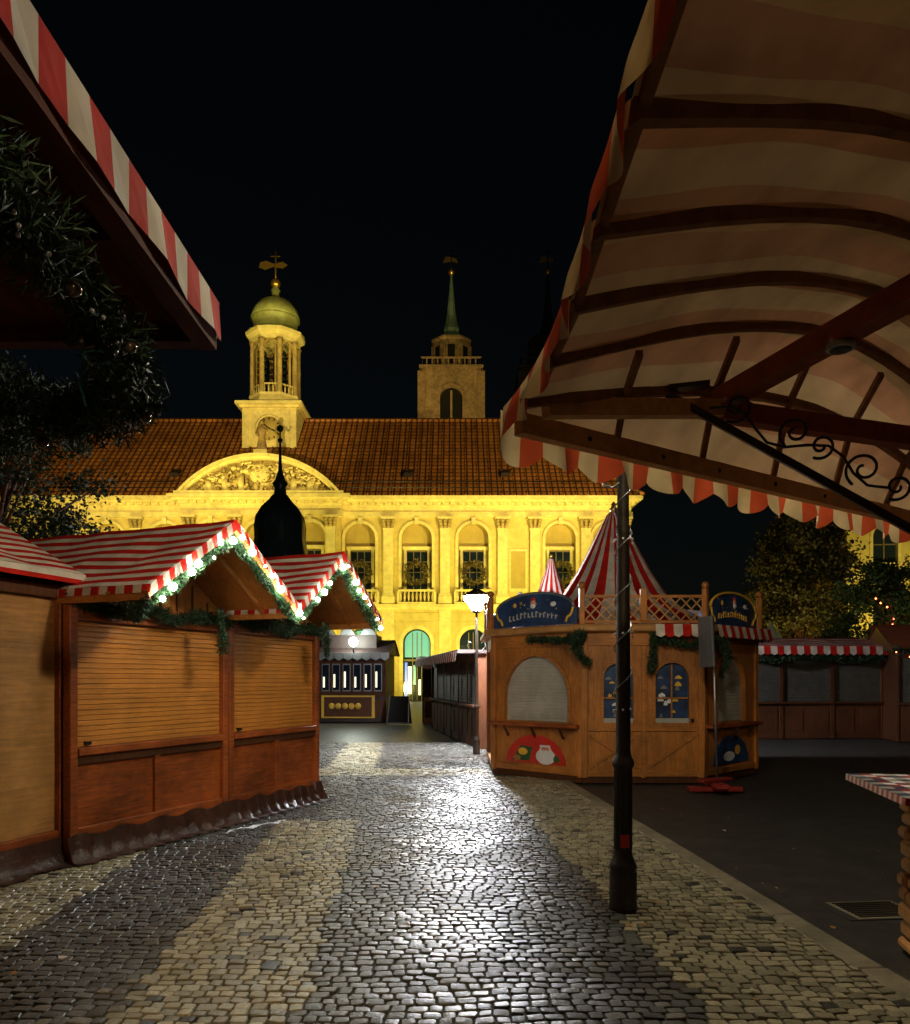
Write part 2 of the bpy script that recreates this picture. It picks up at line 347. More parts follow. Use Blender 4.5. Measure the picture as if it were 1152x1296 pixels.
# ---------------------------------------------------------------- ground
def kx(Y): return 2.28-.072*(Y-3.95)
g=MB(); g.add([(-400,-200,-.04),(400,-200,-.04),(400,800,-.04),(-400,800,-.04)],[(0,1,2,3)],'paving'); g.build('ground')
g=MB(); g.add([(-6.3,-1,-.010),(kx(-1),-1,-.010),(kx(20),20,-.010),(-6.3,20,-.010)],[(0,1,2,3)],'soil'); g.build('pavement_bedding')
ys=[-6,0,4,8,12,16,20,26,34]
a=MB()
vs=[];
for Y in ys: vs+=[(kx(Y)+.17,Y,-.022),(kx(Y)+24,Y,-.022)]
a.add(vs,[(2*i,2*i+1,2*i+3,2*i+2) for i in range(len(ys)-1)],'asphalt'); a.build('asphalt_road')
kb=MB(); Y=-4
while Y<24:
    l=R.uniform(.75,1.0); x=kx(Y+l/2); T=Matrix.Translation((x+.085,Y,0))@Matrix.Rotation(math.atan(.072),4,'Z')
    kb.box(-.08,.08,.006,l-.006,-.1,.014+R.uniform(-.003,.003),'kerb',T,bev=.01); Y+=l
kb.build('kerb')
def cobbles():
    V=[];col=[]
    base=[(.95,.72),(.72,.95),(-.72,.95),(-.95,.72),(-.95,-.72),(-.72,-.95),(.72,-.95),(.95,-.72)]
    base=np.array(base)*1.03
    Y=-.2; row=0; cnt=0
    while Y<20:
        dy=R.uniform(.068,.086); X=-6.2+R.uniform(0,.1)
        if Y<6: X=-4.4+R.uniform(0,.1)
        if Y>11: X=-4.2+R.uniform(0,.1)
        if Y>12: dy*=1.25
        xe=kx(Y)-.01
        while X<xe-.03:
            dx=R.uniform(.068,.112)
            if Y>12: dx*=1.15
            if X+dx>xe: dx=xe-X
            cx=X+dx/2; 
            wav=.035*math.sin(cx*2.1+row*.11)+.016*math.sin(cx*5.3+1+row*.33)
            cy=Y+dy/2+wav
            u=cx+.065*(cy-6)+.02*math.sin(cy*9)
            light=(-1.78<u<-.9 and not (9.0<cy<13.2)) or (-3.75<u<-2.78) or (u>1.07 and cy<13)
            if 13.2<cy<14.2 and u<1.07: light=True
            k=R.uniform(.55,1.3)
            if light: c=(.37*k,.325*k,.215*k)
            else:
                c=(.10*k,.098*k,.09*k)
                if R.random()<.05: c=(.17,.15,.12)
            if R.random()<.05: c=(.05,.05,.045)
            an=R.uniform(-.09,.09); ca,sa=math.cos(an),math.sin(an)
            hx=dx/2-.004; hy=dy/2-.004; z=R.uniform(-.004,.004); tx=R.uniform(-.09,.09); ty=R.uniform(-.09,.09)
            b=base*np.array([hx,hy])*(1+NR.uniform(-.09,.09,(8,2)))
            b=np.stack([b[:,0]*ca-b[:,1]*sa,b[:,0]*sa+b[:,1]*ca],1)
            rings=[]
            for sc,zz in ((1.0,-.02),(.985,-.004),(.91,.0015),(.45,.003)):
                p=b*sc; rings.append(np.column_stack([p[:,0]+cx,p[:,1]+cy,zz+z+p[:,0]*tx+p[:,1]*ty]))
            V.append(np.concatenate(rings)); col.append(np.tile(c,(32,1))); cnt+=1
            X+=dx
        Y+=dy; row+=1
    V=np.concatenate(V); col=np.concatenate(col)
    f=[]
    for r in range(3):
        for j in range(8): f.append((r*8+j,(r*8+(j+1)%8),(r+1)*8+(j+1)%8,(r+1)*8+j))
    t=24; f+=[(t,t+1,t+2,t+3),(t+3,t+4,t+7,t),(t+4,t+5,t+6,t+7)]
    f=np.array(f); F=(f[None]+(np.arange(cnt)*32)[:,None,None]).reshape(-1,4)
    o=bulkmesh('cobblestone_pavement',V,F,col,'cobble',smooth=False)
    print('stones',cnt)
cobbles()
d=MB(); T=Matrix.Translation((2.95,5.55,-.02))@Matrix.Rotation(.1,4,'Z')
d.box(-.32,.32,-.22,.22,-.05,.004,'asphalt',T); d.box(-.25,.25,-.2,.2,-.05,.006,'kerb',T)
for i in range(8): d.box(-.22,.22,-.17+i*.045,-.17+i*.045+.022,.005,.012,'iron',T)
d.build('drain_grate')
lt=MB()
for i in range(60):
    x=R.uniform(-2.8,4.0);y=R.uniform(3.6,10); r=R.uniform(.01,.028); a0=R.random()*6
    if x>2.0: r*=.8
    zz=.012 if x<kx(y) else -.018
    lt.add([(x+r*math.cos(a0+t)*(1 if t%2 else .6),y+r*math.sin(a0+t),zz+.006*(t%2)) for t in (0,1.2,2.5,3.6,5)],[(0,1,2,3,4)],'wood_lt' if i%4 else 'white')
lt.build('fallen_leaves')
pl_=MB(); vs=[]
for i in range(7):
    for j in range(4): vs.append((-2.35+i*.07+.02*j,8.1+j*.05+i*.09,.02+.03*abs(math.sin(i*2.1+j*1.3))))
pl_.add(vs,[(4*i+j,4*i+4+j,4*i+5+j,4*i+1+j) for i in range(6) for j in range(3)],'snow',True); pl_.build('plastic_sheet')
# ---------------------------------------------------------------- left market stalls
def slope_stripes(mb,p0,p1,q0,q1,n,ka,kb):
    p0,p1,q0,q1=map(Vector,(p0,p1,q0,q1))
    m=12
    for i in range(n):
        a=i/n;b=(i+1)/n
        for j in range(m):
            s0,s1=j/m,(j+1)/m
            f=lambda t,s:(p0.lerp(q0,t)).lerp(p1.lerp(q1,t),s)
            def sag(t,s): 
                v=f(t,s).copy(); v.z-=.03*math.sin(pi*t)*abs(math.sin(pi*s*3))+.008*math.sin(s*31+t*5); return tuple(v)
            mb.add([sag(a,s0),sag(b,s0),sag(b,s1),sag(a,s1)],[(0,1,2,3)],ka if i%2 else kb)
def market_stall(w,loc,ang,hs=2.3,dep=2.6,oh=.95,ze=2.38,zr=3.1,name='market_stall'):
    e=empty(name,loc,ang); b=MB()
    b.box(0,w,.06,.10,.18,hs,'wood_dk'); b.box(0,.05,.10,dep,.1,hs,'woodh'); b.box(w-.05,w,.10,dep,.1,hs,'woodh'); b.box(0,w,dep,dep+.05,.1,hs,'woodh')
    for x in (0,w-.09): b.box(x+.002,x+.088,-.03,.06,.0,hs,'wood_red',bev=.008)
    b.box(.09,w-.09,-.02,.06,2.12,hs-.01,'wood_red',bev=.006)
    b.box(.09,w-.09,-.045,.06,.93,1.0,'wood_red',bev=.008); b.box(.09,w-.09,-.015,.06,.86,.93,'wood_dk')
    b.box(.09,w-.09,-.02,.06,.2,.3,'wood_red',bev=.006)
    b.box(w/2-.04,w/2+.04,-.015,.06,.3,.86,'wood_red',bev=.006)
    b.box(.09,w/2-.04,.02,.06,.3,.86,'wood_red'); b.box(w/2+.04,w-.09,.02,.06,.3,.86,'wood_red')
    b.build('walls',e)
    s=MB(); s.slats(.09,w-.09,.04,1.0,2.12,'shut'); s.box(.2,.26,.0,.03,1.02,1.05,'iron'); s.build('roller_shutter',e)
    t=MB(); n=40
    vs=[]
    for i in range(n+1):
        x=-.03+(w+.06)*i/n; wv=.02*math.sin(i*1.7)+.012*math.sin(i*3.1)
        vs+=[(x,-.035,.24+.02*math.sin(i*.7)),(x,-.06+wv,.12),(x,-.10+wv*1.4,.03),(x,-.19+wv*2,.016)]
    t.add(vs,[(4*i+j,4*i+4+j,4*i+5+j,4*i+1+j) for i in range(n) for j in range(3)],'tarp',True); t.build('skirt_tarp',e)
    r=MB(); y0,y1=-oh,dep+.15
    L0=(-.03,y0,ze);L1=(-.03,y1,ze);Rr0=(w+.03,y0,ze);Rr1=(w+.03,y1,ze);A0=(w/2,y0,zr);A1=(w/2,y1,zr)
    NS=16
    slope_stripes(r,L0,L1,A0,A1,NS,'red','white'); slope_stripes(r,Rr0,Rr1,A0,A1,NS,'red','white')
    for P in (L0,Rr0):
        for i in range(NS):
            a=Vector(P).lerp(Vector(A0),i/NS); c=Vector(P).lerp(Vector(A0),(i+1)/NS); k='red' if i%2 else 'white'
            yy=y0-.006-.008*(i%3)
            r.add([(a.x,y0,a.z),(c.x,y0,c.z),(c.x,yy,c.z-.095),(a.x,yy-.004,a.z-.095)],[(0,1,2,3)],k)
    for P,Q,sx in ((L0,L1,-1),(Rr0,Rr1,1)):
        for i in range(40):
            a=Vector(P).lerp(Vector(Q),i/40); c=Vector(P).lerp(Vector(Q),(i+1)/40)
            r.add([(a.x,a.y,a.z),(c.x,c.y,c.z),(c.x+sx*.01,c.y,c.z-.07),(a.x+sx*.01,a.y,a.z-.07)],[(0,1,2,3)],'white' if i%2 else 'red')
    r.build('striped_roof',e)
    u=MB()
    for P,Q in ((L0,L1),(Rr0,Rr1)):
        o=Vector((0,.03,-.055)); u.add([Vector(P)+o,Vector(Q)+o,Vector(A1)+o,Vector(A0)+o],[(0,1,2,3)],'wood')
        for yy in (y0+.05,y0+.45,.1):
            u.beam((P[0],yy,ze-.08),(w/2,yy,zr-.08),.05,.06,'woodh')
    u.beam((0.0,y0+.05,ze-.09),(0.0,.1,ze-.09),.05,.07,'woodh'); u.beam((w,y0+.05,ze-.09),(w,.1,ze-.09),.05,.07,'woodh')
    u.add([(0,.08,hs-.02),(w,.08,hs-.02),(w,.08,ze-.03),(w/2,.08,zr-.07),(0,.08,ze-.03)],[(0,1,2,3,4)],'wood')
    for i in range(1,9):
        x=w*i/9; u.box(x-.006,x+.006,.062,.08,hs,ze+(zr-ze)*(1-abs(x-w/2)/(w/2))-.11,'wood_dk')
    u.build('roof_timber',e)
    yg=y0+.05
    p=[(0.02,yg,ze-.14),(w*.25,yg,(ze+zr)/2-.15),(w/2,yg,zr-.16),(w*.75,yg,(ze+zr)/2-.15),(w-.02,yg,ze-.14)]
    garland('gable_garland',p,.085,e,2800,.06,.008,(.035,.085,.03))
    p=[(0,-.02,ze-.06),(w*.2,-.07,ze-.16),(w*.42,-.1,ze-.1),(w*.55,-.1,ze-.2),(w*.75,-.08,ze-.12),(w,-.04,ze-.15)]
    garland('eave_garland',p,.095,e,2000,.075,.010,(.028,.06,.028))
    garland('hanging_garland',[(w*.66,-.5,ze-.1),(w*.67,-.52,ze-.5)],.07,e,1900,.06,.01,(.028,.06,.028))
    garland('corner_garland',[(-.02,yg,ze-.12),(.12,yg+.25,ze-.24),(.35,yg+.5,ze-.18),(.5,-.12,ze-.16)],.10,e,2000,.07,.01,(.028,.06,.028))
    bl=MB()
    for sgn in (0,1):
        nb=7
        for i in range(nb):
            t=(i+.5)/nb
            if R.random()<.15: continue
            x=w/2*t if sgn==0 else w-w/2*t
            bl.ball((x+R.uniform(-.04,.04),yg-.08,ze+(zr-ze)*t-.13+R.uniform(-.05,.03)),R.choice((.012,.024,.034)),'bulb',6)
    bl.build('fairy_lights',e)
    return e
market_stall(2.12,(-3.34,6.81,0),math.atan2(.925,.38))
market_stall(1.86,(-2.53,8.78,0),math.atan2(.925,.38))
e=empty('market_stall',(-4.23,4.02,0),math.radians(74.3)); w=3.02; b=MB()
b.box(0,w,.06,.1,.1,2.42,'wood_lt'); b.box(0,.05,.1,2.2,.1,2.42,'woodh'); b.box(w-.06,w,.1,2.2,.1,2.42,'wood_red'); b.box(0,w,2.2,2.25,.1,2.42,'woodh')
b.box(w-.10,w-.002,-.03,.06,.0,2.42,'wood_red',bev=.008); b.box(.0,.1,-.03,.06,.0,2.42,'wood_red',bev=.008)
b.box(.1,w-.1,-.02,.06,2.3,2.41,'wood_dk',bev=.006); b.box(.1,w-.1,-.02,.06,.2,.30,'wood_red',bev=.006)
for i in range(5):
    z=.30+i*.4; 
    b.box(.1,w-.1,.03-.003*(i%2),.06,z+.001,z+.399,'wood_lt')
b.build('walls',e)
t=MB(); vs=[];n=30
for i in range(n+1):
    x=-.03+(w+.06)*i/n; wv=.02*math.sin(i*1.3)+.012*math.sin(i*3.1)
    vs+=[(x,-.035,.24),(x,-.06+wv,.12),(x,-.10+wv*1.4,.03),(x,-.17+wv*2,.016)]
t.add(vs,[(4*i+j,4*i+4+j,4*i+5+j,4*i+1+j) for i in range(n) for j in range(3)],'tarp',True); t.build('skirt_tarp',e)
r=MB(); slope_stripes(r,(-.1,-.14,2.52),(w+.08,-.14,2.52),(-.1,1.1,3.2),(w+.08,1.1,3.2),20,'red','white')
slope_stripes(r,(-.1,2.4,2.52),(w+.08,2.4,2.52),(-.1,1.1,3.2),(w+.08,1.1,3.2),20,'red','white')
r.add([(-.1,-.142,2.52),(w+.08,-.142,2.52),(w+.08,-.15,2.47),(-.1,-.15,2.47)],[(0,1,2,3)],'white'); r.add([(-.1,-.15,2.47),(w+.08,-.15,2.47),(w+.08,-.15,2.43),(-.1,-.15,2.43)],[(0,1,2,3)],'red')
r.add([(w,-.05,2.42),(w,2.2,2.42),(w,1.1,3.12)],[(0,1,2)],'wood_dk'); r.add([(-.1,-.12,2.46),(w+.07,-.12,2.46),(w+.07,1.1,3.14),(-.1,1.1,3.14)],[(0,1,2,3)],'wood')
r.build('striped_roof',e)
# ---------------------------------------------------------------- near stall overhead left
e=empty('market_stall',(0,0,0)); b=MB()
xe=-.72; yf=2.40
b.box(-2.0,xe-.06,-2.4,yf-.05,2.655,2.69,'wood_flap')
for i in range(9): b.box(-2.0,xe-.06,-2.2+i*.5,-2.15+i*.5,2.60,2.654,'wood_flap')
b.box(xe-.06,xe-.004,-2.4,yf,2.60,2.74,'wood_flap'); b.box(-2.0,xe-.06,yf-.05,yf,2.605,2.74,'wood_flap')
b.box(-1.62,-1.55,-2.3,2.2,0,2.6,'wood'); b.box(-3.4,-1.62,2.14,2.2,0,2.6,'wood'); b.box(-1.66,-1.5,2.08,2.22,0,2.6,'wood_red')
b.build('walls_and_flap',e)
r=MB(); L=.095; n=int((yf+2.4)/L)
for i in range(n):
    y1=yf+.01-i*L; y0=y1-L; k='red' if i%2==0 else 'white'
    o0=.008*math.sin(y0*17); o1=.008*math.sin(y1*17); h0=2.625+.006*math.sin(y0*11);h1=2.625+.006*math.sin(y1*11)
    r.add([(xe,y0,2.75),(xe,y1,2.75),(xe+.008+o1,y1,h1),(xe+.008+o0,y0,h0)],[(0,1,2,3)],k)
    r.add([(xe,y0,2.75),(xe,y1,2.75),(-2.4,y1,3.3),(-2.4,y0,3.3)],[(0,1,2,3)],k)
for i in range(14):
    x0=xe-i*.12; r.add([(x0,yf+.012,2.75+.327*i*.12),(x0-.12,yf+.012,2.75+.327*(i+1)*.12),(x0-.12,yf+.02,2.70+.3*(i+1)*.12),(x0,yf+.02,2.64+.3*i*.12)],[(0,1,2,3)],'red' if i%2 else 'white')
r.build('striped_roof',e)
gp=[(-.88,-.8,2.52),(-.86,.2,2.5),(-.82,.9,2.53),(-.80,1.2,2.5),(-.83,1.6,2.47),(-.86,1.9,2.48),(-.88,2.15,2.42),(-1.0,2.3,2.43),(-1.15,2.32,2.40),(-1.35,2.3,2.41),(-1.7,2.3,2.40)]
garland('fir_garland',gp,.10,e,6500,.045,.005,(.03,.065,.035))
garland('fir_garland_low',[(-.86,2.28,2.40),(-1.0,2.32,2.36),(-1.2,2.36,2.34),(-1.5,2.4,2.33)],.10,e,5000,.045,.005,(.03,.065,.035))
q=MB()
for p in ((-.76,1.25,2.42),(-.78,1.62,2.4),(-.80,1.95,2.42),(-.86,2.2,2.33),(-1.2,2.3,2.29)): q.ball(p,.015,'bauble',12)
q.tube([(-.90+.03*math.cos(t*.7),1.98+.03*math.sin(t*.7),2.40+.002*t) for t in range(10)],.004,'teal',5)
q.tube([(-.93,1.98,2.40),(-.94,1.98,2.34),(-.93,1.99,2.29)],.003,'teal',5)
for i in range(60):
    P,_=pathpts(gp[3:],1); P=P[0]; q.ball((P[0]+R.uniform(-.06,.08),P[1]+R.uniform(-.05,.05),P[2]-R.uniform(.05,.1)),.005,'metal',6)
q.build('baubles',e)
# ---------------------------------------------------------------- right canopy
e=empty('curved_canopy_stall',(0,0,0))
dx,dy=.817,.576; W=3.3; H=.42; ZE=2.5
def EX(Y): return .27-.10*max(0,(Y-1.9)/.83)**2+.02*max(0,1-Y)
def CP(Y,t,off=0):
    u=2.73-Y; fac=math.sin(min(max(u,0)/.5,1)*pi/2)
    z=ZE+H*math.sin(pi*t/W)*fac+.03*(1-abs(2*t/W-1))
    return (EX(Y)+dx*t,Y+dy*t,z+off)
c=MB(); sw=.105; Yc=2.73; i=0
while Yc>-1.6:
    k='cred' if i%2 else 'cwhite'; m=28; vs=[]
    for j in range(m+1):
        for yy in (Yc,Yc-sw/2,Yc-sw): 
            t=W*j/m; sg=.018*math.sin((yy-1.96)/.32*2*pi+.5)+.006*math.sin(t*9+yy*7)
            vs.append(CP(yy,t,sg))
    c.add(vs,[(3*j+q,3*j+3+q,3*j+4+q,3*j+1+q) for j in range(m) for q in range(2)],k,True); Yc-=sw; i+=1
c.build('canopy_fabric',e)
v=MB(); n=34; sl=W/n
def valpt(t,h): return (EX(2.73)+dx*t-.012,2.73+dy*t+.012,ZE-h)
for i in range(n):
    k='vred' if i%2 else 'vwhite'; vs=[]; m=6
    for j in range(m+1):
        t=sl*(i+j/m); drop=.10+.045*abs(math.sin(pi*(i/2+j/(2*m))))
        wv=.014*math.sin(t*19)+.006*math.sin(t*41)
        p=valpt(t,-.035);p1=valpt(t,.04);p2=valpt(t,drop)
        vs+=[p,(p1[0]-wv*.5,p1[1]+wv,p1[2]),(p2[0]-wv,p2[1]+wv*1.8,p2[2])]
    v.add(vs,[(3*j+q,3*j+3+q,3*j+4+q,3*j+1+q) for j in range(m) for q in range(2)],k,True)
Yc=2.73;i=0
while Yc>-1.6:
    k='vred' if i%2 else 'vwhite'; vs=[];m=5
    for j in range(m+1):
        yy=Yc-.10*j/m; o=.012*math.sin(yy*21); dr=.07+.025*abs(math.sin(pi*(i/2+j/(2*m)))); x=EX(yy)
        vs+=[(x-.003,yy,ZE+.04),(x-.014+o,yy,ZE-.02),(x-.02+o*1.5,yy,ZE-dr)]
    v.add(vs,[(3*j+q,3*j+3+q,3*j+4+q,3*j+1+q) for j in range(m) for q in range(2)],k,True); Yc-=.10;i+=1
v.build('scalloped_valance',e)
t=MB()
for Yr in (2.5,2.18,1.86,1.54,1.22,.9,.55,.2,-.2,-.6,-1.0):
    t.sweep([CP(Yr,W*j/18,-.025) for j in range(19)],.03,.032,'wood_canopy')
fe=lambda s,z,ins=.05:(EX(2.73)+dx*s+.03,2.73+dy*s-ins,z)
t.beam(fe(0.02,ZE-.03),fe(W,ZE-.03),.045,.07,'rim')
t.sweep([(EX(y)+.02,y,ZE+.0) for y in (2.68,2.3,1.9,1.4,.9,.2,-.6,-1.5)],.02,.04,'wood_canopy')
t.beam((.98,3.1,2.66),(1.75,1.3,2.80),.08,.07,'canopy_beam')
t.beam((.30,2.62,2.50),(1.05,2.98,2.62),.05,.06,'rim')
t.beam((1.0,2.95,2.60),(2.4,3.0,2.42),.06,.07,'canopy_beam')
for s in (.35,.75,1.1,1.5,1.9): 
    p=fe(s,ZE-.03,.075); t.ball(p,.011,'iron',6)
t.box(.90,1.1,2.92,3.0,2.605,2.625,'canopy_beam')
for s in (.5,1.0,1.5,2.0,2.5):
    a=fe(s,ZE); t.sweep([a,CP(2.5,s-.04,-.04),CP(2.25,s-.1,-.04)],.022,.025,'wood_canopy')
t.build('timber_frame',e)
f=MB()
for p,zz in (((1.23,2.52),2.655),((1.04,2.96),2.62),((1.47,1.95),2.70)):
    f.lathe([(.042,zz+.03),(.045,zz+.0),(.040,zz-.004)],'metal',20,p); f.lathe([(.034,zz-.005),(.03,zz-.008),(.001,zz-.007)],'iron',16,p)
f.build('downlights',e)
ir=MB(); A=Vector((.78,2.9,2.645)); B=Vector((1.56,2.58,2.05)); ir.beam(A,B,.026,.026,'iron'); ir.beam(A+Vector((-.08,.02,.02)),A+Vector((.14,-.05,.02)),.05,.016,'iron')
ux=(B-A).normalized(); un=Vector((0,0,1)); un=(un-ux*un.dot(ux)).normalized()
def scroll(c,r0,turns,a0,sg=1,n=40):
    return [c+ux*(r0*(1-.82*i/n)*math.cos(a0+sg*turns*2*pi*i/n))+un*(r0*(1-.82*i/n)*math.sin(a0+sg*turns*2*pi*i/n)) for i in range(n+1)]
for s,r0,sg in ((.24,.055,1),(.46,.055,-1),(.56,.045,1),(.72,.06,-1),(.84,.045,1)):
    ir.tube(scroll(A+ux*s+un*(.075+.02*(s>.4)),r0,1.4,-pi/2,sg),.0055,'iron',6)
ir.tube([A+ux*(.16+.06*i)+un*(.03+.035*math.sin(i*1.1)+.02*i*.3) for i in range(12)],.005,'iron',6)
ir.build('iron_bracket',e)
pm=MB(); pm.box(1.6,1.72,2.5,2.62,0,2.55,'wood_red',bev=.01)
pm.box(1.78,3.6,-.9,-.8,0,2.5,'wood'); pm.build('post',e)
# ---------------------------------------------------------------- counter lower right
e=empty('log_bar_counter',(2.40,4.82,0),math.radians(-12)); b=MB()
b.box(0,1.6,-1.0,.05,.985,1.02,'woodh')
n=24
for i in range(n):
    for j in range(12):
        k=('dred','snow')[(i+j)%2] if (i%3 and j%4) else ('blue' if (i+j)%2 else 'greysh')
        b.add([(i*1.6/n,-1.0+j*1.05/12,1.023),((i+1)*1.6/n,-1.0+j*1.05/12,1.023),((i+1)*1.6/n,-1.0+(j+1)*1.05/12,1.023),(i*1.6/n,-1.0+(j+1)*1.05/12,1.023)],[(0,1,2,3)],k)
for i in range(40): 
    b.add([(i*.04,-1.003,1.023),((i+1)*.04,-1.003,1.023),((i+1)*.04,-1.006,.985),(i*.04,-1.006,.985)],[(0,1,2,3)],('dred','greysh')[i%2])
for j in range(26): b.add([(-.003,-1+j*.04,1.023),(-.003,-.96+j*.04,1.023),(-.006,-.96+j*.04,.985),(-.006,-1+j*.04,.985)],[(0,1,2,3)],('dred','greysh')[j%2])
b.build('counter_top',e)
b=MB()
z=.0
while z<.96:
    h=R.uniform(.07,.11); h=min(h,.985-z)
    for side in (0,1):
        x=-.0
        while x<(1.3 if side==0 else .85):
            l=R.uniform(.12,.3)
            if side==0: T=Matrix.Translation((.27+x,-.86+R.uniform(-.015,.015),z))
            else: T=Matrix.Translation((.27+R.uniform(-.015,.015),-.02-x,z))@Matrix.Rotation(-pi/2,4,'Z')
            b.box(.0,l-.008,0,.1,.004,h-.004,'wood_lt',T,bev=.02); x+=l
    z+=h
b.box(.33,1.5,-.80,-.04,0,.97,'wood_dk'); b.build('log_wall',e)
# ---------------------------------------------------------------- street lamps
def street_lamp(loc,scale,glow,H=4.3,mat_='post',gl=1.0):
    e=empty('street_lamp',loc); p=MB(); s=scale
    prof=[(.10,0),(.10,.03),(.095,.05),(.095,.26),(.088,.28),(.098,.30),(.085,.33),(.065,.38),(.06,.42),(.058,.98),(.075,1.0),(.078,1.03),(.06,1.06),(.052,1.10),(.05,1.7),(.043,2.6),(.05,2.62),(.05,2.66),(.042,2.68),(.036,H-.5),(.05,H-.48),(.05,H-.44),(.03,H-.42),(.03,H-.2)]
    if H<3.5: prof=[q for q in prof if q[1]<2.5 or q[1]>2.79]
    p.lathe([(r*s,z) for r,z in prof],mat_,16)
    for i in range(12):
        a=i*pi/6; p.box(-.006,.006,.056*s,.0635*s,.42,.98,mat_,Matrix.Rotation(a,4,'Z'))
    for sg in (-1,1):
        p.tube([(sg*.03,0,H-1.05),(sg*.12,0,H-1.0),(sg*.2,0,H-.9),(sg*.17,0,H-.8),(sg*.1,0,H-.84)],.008,'metal',6)
    p.build('post',e)
    h=MB(); h.lathe([(.05,H-.2),(.10,H-.17),(.10,H-.15)],mat_,12); h.lathe([(.17*gl,H+.16),(.18*gl,H+.18),(.14,H+.27),(.04,H+.33),(.03,H+.4),(.001,H+.42)],mat_,12)
    for i in range(4):
        a=i*pi/2+.4; h.tube([(.11*math.cos(a),.11*math.sin(a),H-.16),(.175*gl*math.cos(a),.175*gl*math.sin(a),H+.17)],.005,mat_,5)
    h.build('lantern_frame',e)
    l=MB(); l.lathe([(.03,H-.14),(.10,H-.12),(.16*gl,H+.1),(.15*gl,H+.14),(.02,H+.155)],glow,14); l.build('lantern_glass',e)
    return e
fl=street_lamp((1.17,5.5,0),1.0,'lamp')
g2=MB()
pts=[(.06*math.cos(t*.55),.06*math.sin(t*.55),1.35+.028*t) for t in range(70)]
g2.tube(pts,.005,'metal',5)
for k in (2.55,1.9,1.37):
    for j in range(9):
        a=j*.9; g2.ball((.066*math.cos(a),.066*math.sin(a),k+.004*j),.009,'snow',5)
for sg in (-1,1):
    g2.tube([(sg*.03,-.02,2.96),(sg*.08,-.02,2.93),(sg*.14,-.02,2.95),(sg*.17,-.02,3.02),(sg*.14,-.02,3.06)],.009,'metal',6)
g2.box(-.03,.03,-.064,-.061,.44,.53,'pred'); g2.build('wire_and_sticker',fl)
street_lamp((.46,16.9,0),.8,'lampfar',H=3.22,gl=1.7)
street_lamp((.4,-4.2,0),1.0,'lampback',H=5.0)
